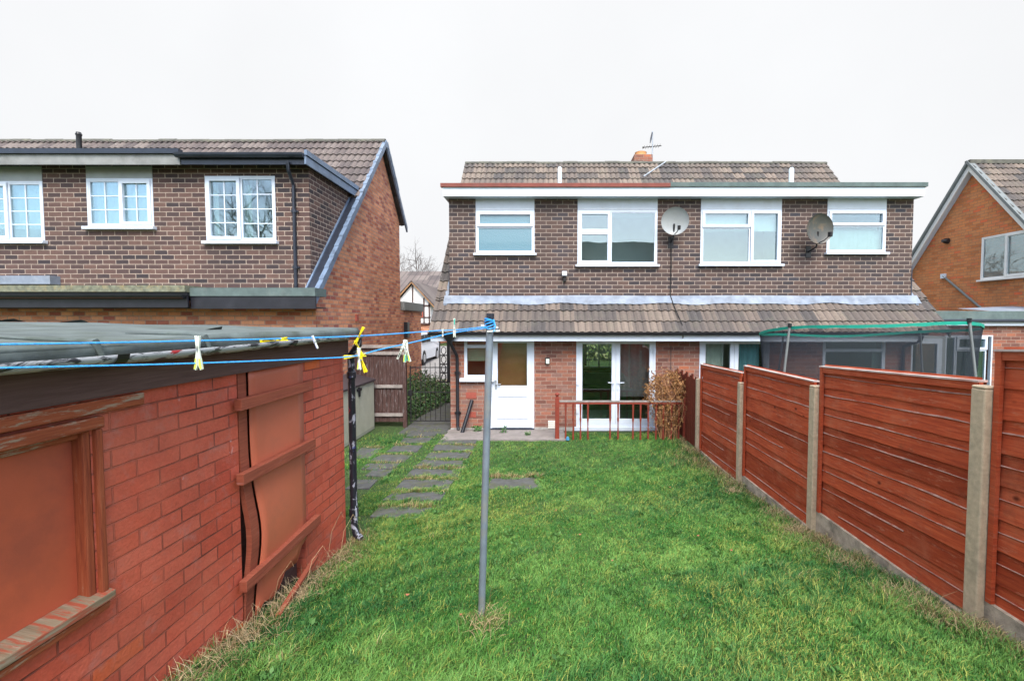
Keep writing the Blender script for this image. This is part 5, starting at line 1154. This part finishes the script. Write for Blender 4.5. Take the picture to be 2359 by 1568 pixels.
# red padlock-like knob, small blue bits
# ================================================================== car on the drive
def car():
    cx0, cx1, y0, y1 = -7.35, -5.63, 20.6, 24.7; g = gz(0, 22) + .03
    C = thing('parked_car', 'white hatchback parked on the pale driveway beyond the gate', 'car', ((cx0 + cx1) / 2, (y0 + y1) / 2, g))
    side = [(y0 + .05, .35), (y0, .55), (y0 + .03, .95), (y0 + .28, 1.42), (y0 + .7, 1.5), (y0 + 2.0, 1.47), (y0 + 2.75, 1.05), (y0 + 3.8, .9), (y1, .68), (y1 - .03, .35)]
    def arch(yc, k=8, r_=.36): return [(yc + r_ * math.cos(t), .3 + r_ * math.sin(t)) for t in np.linspace(0, math.pi, k)]
    poly = side + [(y1 - .35, .25)] + arch(y0 + 3.3) + [(y0 + 2.9, .22), (y0 + 1.2, .22)] + arch(y0 + .78) + [(y0 + .4, .25)]
    import bmesh
    bm = bmesh.new(); secs = []
    for x, inset in ((cx0, 1), (cx0 + .1, 0), (cx1 - .1, 0), (cx1, 1)):
        ring_ = []
        for (y, z) in poly:
            zz = z - (.05 if inset and z > 1.1 else 0); xx = x
            if z > 1.0: xx = x + (.13 if x < (cx0 + cx1) / 2 else -.13) * (z - 1.0) / .5 * (1 if inset else .6)
            ring_.append(bm.verts.new((xx - (cx0 + cx1) / 2, y - (y0 + y1) / 2, zz)))
        secs.append(ring_)
    n = len(poly)
    for a, b in zip(secs, secs[1:]):
        for i in range(n): bm.faces.new((a[i], a[(i+1) % n], b[(i+1) % n], b[i]))
    bm.faces.new(secs[0][::-1]); bm.faces.new(secs[-1]); bmesh.ops.recalc_face_normals(bm, faces=bm.faces)
    me = bpy.data.meshes.new('body'); bm.to_mesh(me); bm.free(); me.materials.append(M['carwhite']); o = link(bpy.data.objects.new('body', me)); o.parent = C
    bv = o.modifiers.new('b', 'BEVEL'); bv.width = .05; bv.segments = 3; bv.limit_method = 'ANGLE'
    for s, X in ((1, cx1), (-1, cx0)):
        m = MB()
        for q in ([(y0 + .42, 1.02), (y0 + .5, 1.35), (y0 + 1.05, 1.38), (y0 + 1.1, 1.02)], [(y0 + 1.16, 1.02), (y0 + 1.12, 1.38), (y0 + 1.9, 1.36), (y0 + 2.45, 1.03)]):
            v = [(X - s * (.13 * (z - 1.0) / .5 - .006), y, g + z) for y, z in q]; m.add(v, [(0, 1, 2, 3)])
        m.build('side_window', M['rubber'], C)
    m = MB(); m.add([(cx0 + .25, y0 + .05, g + 1.0), (cx1 - .25, y0 + .05, g + 1.0), (cx1 - .33, y0 + .24, g + 1.36), (cx0 + .33, y0 + .24, g + 1.36)], [(0, 1, 2, 3)]); m.build('rear_window', M['rubber'], C)
    for X in (cx0 + .1, cx1 - .1):
        for yc in (y0 + .78, y0 + 3.3):
            w_ = MB().lathe([(.2, -.1), (.3, -.1), (.32, -.07), (.32, .07), (.3, .1), (.2, .1)], (X, yc, g + .3), 20, 'x').build('wheel', M['rubber'], C); s = 1 if X > -6.5 else -1
            MB().lathe([(.2, 0), (.19, .015), (.05, .02)], (X + s * .09, yc, g + .3), 14, 'x').build('rim', M['alloy'], w_)
    for X in (cx0 + .03, cx1 - .19): MB().box(X, X + .17, y0 - .012, y0 + .12, g + .72, g + 1.05).build('tail_lamp', M['tail'], C, bevel=.02)
    MB().box(cx1 - .02, cx1 + .012, y0 + .02, y0 + .16, g + .72, g + 1.05).build('tail_lamp', M['tail'], C, bevel=.005)
car()
# ================================================================== tudor style house across the road
TH = thing('timbered_house', 'small white house with dark timber framing and brown roof seen through the gap', 'house', (-9, 30, .85)); TY = 30; tg = .85
ap = onY(950, 650, TY); ev = onY(1000, 704, TY); lx0 = 2 * ap.x - ev.x; wz = onY(975, 768, TY).z
m = MB(); m.prism([(lx0 + .25, 2.3), (ev.x - .25, 2.3), (ev.x - .25, ev.z + .1), (ap.x, ap.z - .12), (lx0 + .25, ev.z + .1)], 'y', TY, 36); m.build('wall', M['chalk'], TH, fix=True)
box('lower_wall', M['brickorange'], TH, lx0 + .3, ev.x - .3, TY + .1, 36, 0, 2.3)
tim = MB(); s_ = (ap.z - ev.z) / (ev.x - ap.x)
for (a, b, w_) in (((lx0 + .25, ev.z + .0), (ev.x - .25, ev.z + .0), .1), ((lx0 + .25, 2.33), (ev.x - .25, 2.33), .1), ((ev.x - .32, 2.3), (ev.x - .32, ev.z + .2), .1), ((ap.x, ev.z), (ap.x, ap.z - .2), .09), ((ap.x + .72, 2.35), (ap.x + .72, ev.z + .5), .09), ((ap.x + .7, ev.z - .75), (ev.x - .25, ev.z - .75), .08), ((lx0 + .3, 2.3), (lx0 + .3, ev.z + .2), .1)):
    tim.bar((a[0], TY - .02, a[1]), (b[0], TY - .02, b[1]), w_, .05, (0, 1, 0))
tim.build('timber_frame', M['timber'], TH)
wq = rect(930, 703, 974, 731, TY - .05); f = MB(); ring(f, *wq, .07, TY - .08, TY - .03)
for k in (1, 2): q = wq[0] + (wq[1] - wq[0]) * k / 3; f.box(q - .04, q + .04, TY - .075, TY - .03, wq[2] + .07, wq[3] - .07)
wo = f.build('window', M['airbrick'], TH); MB().box(wq[0] + .07, wq[1] - .07, TY - .045, TY - .04, wq[2] + .07, wq[3] - .07).build('pane', M['glass'], wo); MB().box(wq[0] + .07, wq[1] - .07, TY - .03, TY - .025, wq[2] + .07, wq[3] - .07).build('blind', M['net'], wo)
for sx in (-1, 1):
    a = Vector((ap.x, 0, ap.z)); e = Vector((ap.x + sx * (ev.x - ap.x + .1), 0, ap.z - s_ * (ev.x - ap.x + .1)))
    m = MB(); m.bar((a.x, TY - .2, a.z - .03), (e.x, TY - .2, e.z - .03), .05, .16, (0, 1, 0)); m.build('bargeboard', M['bargeb'], TH)
    m = MB(); m.prism([(a.x, a.z + .04), (e.x, e.z + .04), (e.x, e.z + .12), (a.x, a.z + .12)], 'y', TY - .3, 38); m.build('wing_roof', M['tilebrown'], TH, fix=True)
rgz = onY(950, 625, 41).z
m = MB(); m.prism([(33.5, ev.z - .1), (41, rgz), (48, ev.z)], 'x', -19, onY(1025, 700, 33).x + 4); m.build('main_roof', M['tilebrown'], TH, fix=True)
box('main_wall', M['brickorange'], TH, -18.5, -4, 34, 47, 0, ev.z - .05)
# bare tree
def bare_tree():
    T = thing('bare_tree', 'leafless tree with fine branches behind the roofs in the gap', 'tree', (-14.5, 46, .9)); rg = random.Random(21); m = MB()
    tr = MB(); tr.tube([(-14.5, 46, .6), (-14.3, 46, 3), (-14.2, 46, 5)], [.28, .22, .17], 9); tr.build('trunk', M['bark'], T)
    def br(p, d, L, r_, dep):
        q = p + d * L * .5 + Vector((rg.gauss(0, .06), rg.gauss(0, .06), .05)) * L; e = q + (d + Vector((rg.gauss(0, .2), rg.gauss(0, .2), rg.gauss(0, .12)))).normalized() * L * .5
        m.tube([p, q, e], [r_, r_ * .8, r_ * .6], 5 if dep > 1 else 3, caps=False)
        if dep == 0: return
        for k in range(3 if dep > 1 else 4):
            dd = (d + Vector((rg.gauss(0, .5), rg.gauss(0, .5), rg.gauss(.05, .35)))).normalized(); s0 = p.lerp(e, rg.uniform(.45, 1)); br(s0, dd, L * rg.uniform(.55, .8), r_ * .55, dep - 1)
    for k in range(7):
        a = k * .9 + .3; br(Vector((-14.2, 46, 4.2 + .15 * k)), Vector((math.cos(a) * .9, math.sin(a) * .9, rg.uniform(.45, 1.0))).normalized(), rg.uniform(2.2, 3.2), .08, 4)
    m.build('branches', M['bark'], T)
bare_tree()
BT = bpy.data.objects['bare_tree']; T2 = BT.copy(); link(T2); T2.location = (-16, -9, 1.1); T2['label'] = 'leafless garden tree mirrored in the left house windows'
for c_ in BT.children: d_ = c_.copy(); link(d_); d_.parent = T2
# hedge at the front, seen through the lounge
def hf(rg): x = -1 + rg.random() * 8; return (x, 23 + rg.random() * .9, .2 + rg.random() * 2.1), 1
vs, fs = leaf_cloud(5000, hf, .16, 6, .2, .6); m = MB(); m.add(vs, fs)
HD = thing('hedge', 'leafy hedge seen through the far lounge window', 'hedge', (3, 21.4, .3)); m.build('foliage', M['hedge'], HD); box('hedge_core', M['darkcloth'], HD, -.8, 6.8, 23.4, 23.6, .2, 1.7)
# ================================================================== grass
def grassmat():
    t = NT('grass_blades'); a = t.n('ShaderNodeAttribute'); a.attribute_name = 'tint'
    g = t.n('ShaderNodeNewGeometry'); c = t.mix(.5, a.outputs['Color'], t.ramp(g.outputs['Random Per Island'], [(0, .22), (1, .78)]), 'OVERLAY')
    t.col(c); t.rough(.55); t.b.inputs['Specular IOR Level'].default_value = .25
    try: t.b.inputs['Subsurface Weight'].default_value = 0
    except Exception: pass
    return t.m
rg = np.random.default_rng(77)
def samp(n, x0, x1, y0, y1):
    return np.stack([rg.uniform(x0, x1, n), rg.uniform(y0, y1, n)], 1)
P = [samp(150000, -2.03, 2.93, 1.9, 3.6), samp(150000, -2.03, 2.93, 3.6, 5.6), samp(110000, -2.6, 2.93, 5.6, 7.8), samp(60000, -3.6, 2.93, 7.8, 9.95), samp(9000, -2.0, 2.9, .4, 1.9), samp(26000, -4.0, -1.2, 5.0, 10.9), samp(9000, .3, 2.9, 9.9, 10.4)]
P = np.concatenate(P)
def fbm(x, y, s, seed):
    r_ = np.random.default_rng(seed); v = np.zeros_like(x)
    for o in range(5):
        for k in range(4):
            a = r_.uniform(0, 6.28); f = s * 2 ** o * r_.uniform(.7, 1.3); v += np.sin((x * math.cos(a) + y * math.sin(a)) * f + r_.uniform(0, 6.28)) / (1.7 ** o) / 4
    return v
x, y = P[:, 0], P[:, 1]
keep = np.ones(len(P), bool)
for (a, b, c, d) in SLABRECT:
    e = .08 * fbm(x, y, 8, 3) + .05; keep &= ~((x > a + e) & (x < b - e) & (y > c + e) & (y < d - .02 - e))
keep &= ~((x > -2.28 + .05 * np.sin(y * 7)) & (x < .4 + .05 * np.sin(y * 9)) & (y > 9.78 + .08 * np.sin(x * 5)))
keep &= ~((x < -2.02) & (y < 4.72)); keep &= ~((x < -4.04)); keep &= ~((x < -2.28) & (y > 10.35) & (rg.random(len(x)) < .85)); keep &= (rg.random(len(x)) > .55) | ~((x < -1.35) & (x > -3.4) & (y > 5.6) & (fbm(x, y, 4, 8) > .0))
keep &= ~((np.abs(x - FX) < .03)); bare = fbm(x, y, 6.5, 21) + .25 * rg.normal(size=len(x)) + .9 * np.exp(-np.abs(x - 2.92) / .14) + .8 * np.exp(-np.abs(x + 2.0) / .14) * (y < 5); keep &= (bare < 1.05) | (rg.random(len(x)) < .3)
P = P[keep]; x, y = P[:, 0], P[:, 1]; N = len(P)
G1, G2, G3 = fbm(x, y, 1.3, 1), fbm(x, y, 4.2, 2), fbm(x, y, 12, 4)
edge = np.maximum(np.exp(-np.abs(x - 2.9) / (.2 + .12 * np.sin(y * 1.7))), np.where(y < 5, np.exp(-np.abs(x + 2.02) / .2), 0)); edge = np.maximum(edge, np.exp(-((x + .455) ** 2 + (y - 3.1) ** 2) / .02))
for (a, b, c, d) in SLABRECT: edge = np.maximum(edge, 1.0 * np.exp(-(np.maximum(0, np.abs(x - (a+b)/2) - (b-a)/2) ** 2 + (y - d - .03) ** 2) / .005))
for py_ in PY: edge = np.maximum(edge, np.exp(-((x - 2.85) ** 2 + (y - py_) ** 2) / .06))
dry = np.clip(edge * (.75 + .5 * G2) - .12 + .35 * np.clip(G1 * .6 + G3 * .5 - .25, 0, 1), 0, 1)
isdry = rg.random(N) < dry
h = (.02 + .022 * rg.random(N)) * (1 + .55 * np.clip(G1 + .4 * G2, -1, 1.4)) * (1 + .5 * np.exp(-(y - 1.5) / 1.2)) ; h = h * (1 + .9 * edge) * (1 + .5 * np.clip(fbm(x, y, 26, 17) + G3, -1, 1.2)) ; tall = rg.random(N) < .012; h[tall] *= 1.9
wd = (.0013 + .0011 * rg.random(N)) * (1 + .07 * np.clip(y - 3, 0, 8))
ang = rg.uniform(0, 2 * math.pi, N); ld = rg.uniform(0, 2 * math.pi, N); lean = h * (.35 + .75 * rg.random(N)); lx = np.cos(ld) * lean + .25 * h; ly = np.sin(ld) * lean
yc = np.maximum(y, -1); z = np.where(yc < 9, .014 * (9 - yc) ** 2, 0) - .012
ca, sa = np.cos(ang) * wd, np.sin(ang) * wd
V = np.zeros((N, 5, 3)); V[:, 0] = np.stack([x - ca, y - sa, z], 1); V[:, 1] = np.stack([x + ca, y + sa, z], 1)
V[:, 2] = np.stack([x + ca * .8 + lx * .35, y + sa * .8 + ly * .35, z + h * .62], 1); V[:, 3] = np.stack([x - ca * .8 + lx * .35, y - sa * .8 + ly * .35, z + h * .62], 1); V[:, 4] = np.stack([x + lx, y + ly, z + h * (.95 - .25 * rg.random(N))], 1)
me = bpy.data.meshes.new('grass'); me.vertices.add(N * 5); me.vertices.foreach_set('co', V.reshape(-1).astype(np.float32))
b = np.arange(N) * 5; L = np.stack([b, b+1, b+2, b+3, b+3, b+2, b+4], 1).reshape(-1); me.loops.add(N * 7); me.loops.foreach_set('vertex_index', L.astype(np.int32))
st_ = np.stack([np.arange(N) * 7, np.arange(N) * 7 + 4], 1).reshape(-1); me.polygons.add(N * 2); me.polygons.foreach_set('loop_start', st_.astype(np.int32))
me.update(calc_edges=True); me.validate()
g1 = np.array([.05, .18, .026]); g2 = np.array([.15, .315, .068]); g3 = np.array([.022, .12, .03]); yl = np.array([.36, .37, .08]); st1 = np.array([.42, .33, .17]); br1 = np.array([.22, .13, .07])
t = np.clip(.45 + .55 * G2 + .4 * G3 + .25 * rg.normal(size=N), 0, 1)[:, None]; col = g1 * (1 - t) + g2 * t
G4 = fbm(x, y, 26, 17); k = np.clip(.15 + .35 * G1 + .5 * fbm(x, y, 2.6, 9) + .5 * G4 + .2 * rg.normal(size=N), 0, .9)[:, None]; col = col * (1 - k) + g3 * k
k = (rg.random(N) < .08 + .3 * np.clip(fbm(x, y, 1.8, 13) + .4 * G3, 0, 1))[:, None] * .8; col = col * (1 - k) + yl * k
col[isdry] = st1 * (.6 + .6 * rg.random(isdry.sum()))[:, None]; bb = isdry & (rg.random(N) < .25); col[bb] = br1
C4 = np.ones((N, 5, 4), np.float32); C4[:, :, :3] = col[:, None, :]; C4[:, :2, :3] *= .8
at = me.color_attributes.new('tint', 'FLOAT_COLOR', 'POINT'); at.data.foreach_set('color', C4.reshape(-1))
me.materials.append(grassmat()); kind(link(bpy.data.objects.new('grass', me)), 'stuff')
# long straw and seed stalks at the shed foot and fence foot
m = MB(); rs = random.Random(31)
def straw(cx, cy, n, sp, L):
    for i in range(n):
        px_, py_ = cx + rs.gauss(0, sp), cy + rs.gauss(0, sp * 1.2); a = rs.uniform(0, 6.28); l = L * rs.uniform(.4, 1); g = gz(px_, py_)
        d = Vector((math.cos(a) * .6, math.sin(a) * .6, rs.uniform(.1, 1))).normalized() * l; p = Vector((px_, py_, g)); m.tube([p, p + d * .5 + Vector((0, 0, l * .18)), p + d], [.0016, .0013, .0006], 3, caps=False)
for cy in (2.3, 2.6, 2.85, 3.2, 3.5, 3.8, 4.2): straw(-1.9, cy, 130 if cy in (2.85, 3.5) else 70, .075, .16)
for (cx, cy) in ((-.4, 3.05), (2.85, 3.0), (2.8, 5.0), (2.85, 6.9), (2.85, 8.85), (2.7, 4.1), (2.75, 3.5), (2.7, 6.6), (2.8, 5.6)): straw(cx, cy, 110, .07, .12)
for (x_, y_, l_) in ((-1.93, 3.15, .34), (-1.9, 3.9, .5), (-1.88, 4.1, .42), (-1.92, 3.6, .3)): m.tube([(x_, y_, gz(0, y_)), (x_ + .03, y_ + .06, gz(0, y_) + l_ * .7), (x_ + .09, y_ + .12, gz(0, y_) + l_), (x_ + .12, y_ + .1, gz(0, y_) + l_ * .9)], [.002, .0018, .0015, .001], 4)
M['straw'] = leafmat('straw', [(.42, .31, .16), (.55, .42, .24), (.3, .2, .1), (.5, .4, .26)]); kind(m.build('dry_grass', M['straw']), 'stuff')
# low broad-leaved rosettes in the turf
vs, fs = [], []
for i in range(70):
    cx_, cy_ = rs.uniform(-1.7, 2.7), 2.3 + 7 * rs.random() ** 1.3; rr_ = rs.uniform(.03, .08)
    def ff(rg, cx_=cx_, cy_=cy_, rr_=rr_): a = rg.random() * 6.28; q = rr_ * rg.random(); return (cx_ + q * math.cos(a), cy_ + q * math.sin(a), gz(cx_, cy_) + .012 + .015 * rg.random()), 1
    v_, f_ = leaf_cloud(26, ff, .034, i, 1.6, .55); n_ = len(vs); vs += v_; fs += [tuple(k + n_ for k in f) for f in f_]
m = MB(); m.add(vs, fs); kind(m.build('lawn_weeds', M['weed']), 'stuff')
# fallen leaves
fl_px = [(1390, 1280), (1675, 1222), (1530, 1408), (1745, 1345), (1828, 1382), (1019, 1495), (2126, 1535), (1450, 1342), (2552, 1345), (1152, 1545)]
for i, (px, py) in enumerate(fl_px):
    q = onG(px / 1.0857, py / 1.0857); r_ = .012 + .006 * rs.random(); m = MB(); m.add([(q.x + r_ * math.cos(t) * (1 + .2 * math.sin(3*t)), q.y + r_ * .7 * math.sin(t), q.z + .032 + .006 * math.cos(2*t)) for t in np.linspace(0, 6.283, 9)[:-1]], [tuple(range(8))])
    tag(m.build('fallen_leaf', M['leafscrap'], None, org=q), 'small brown fallen leaf lying on the green lawn', 'leaf', 'fallen leaves on the lawn')
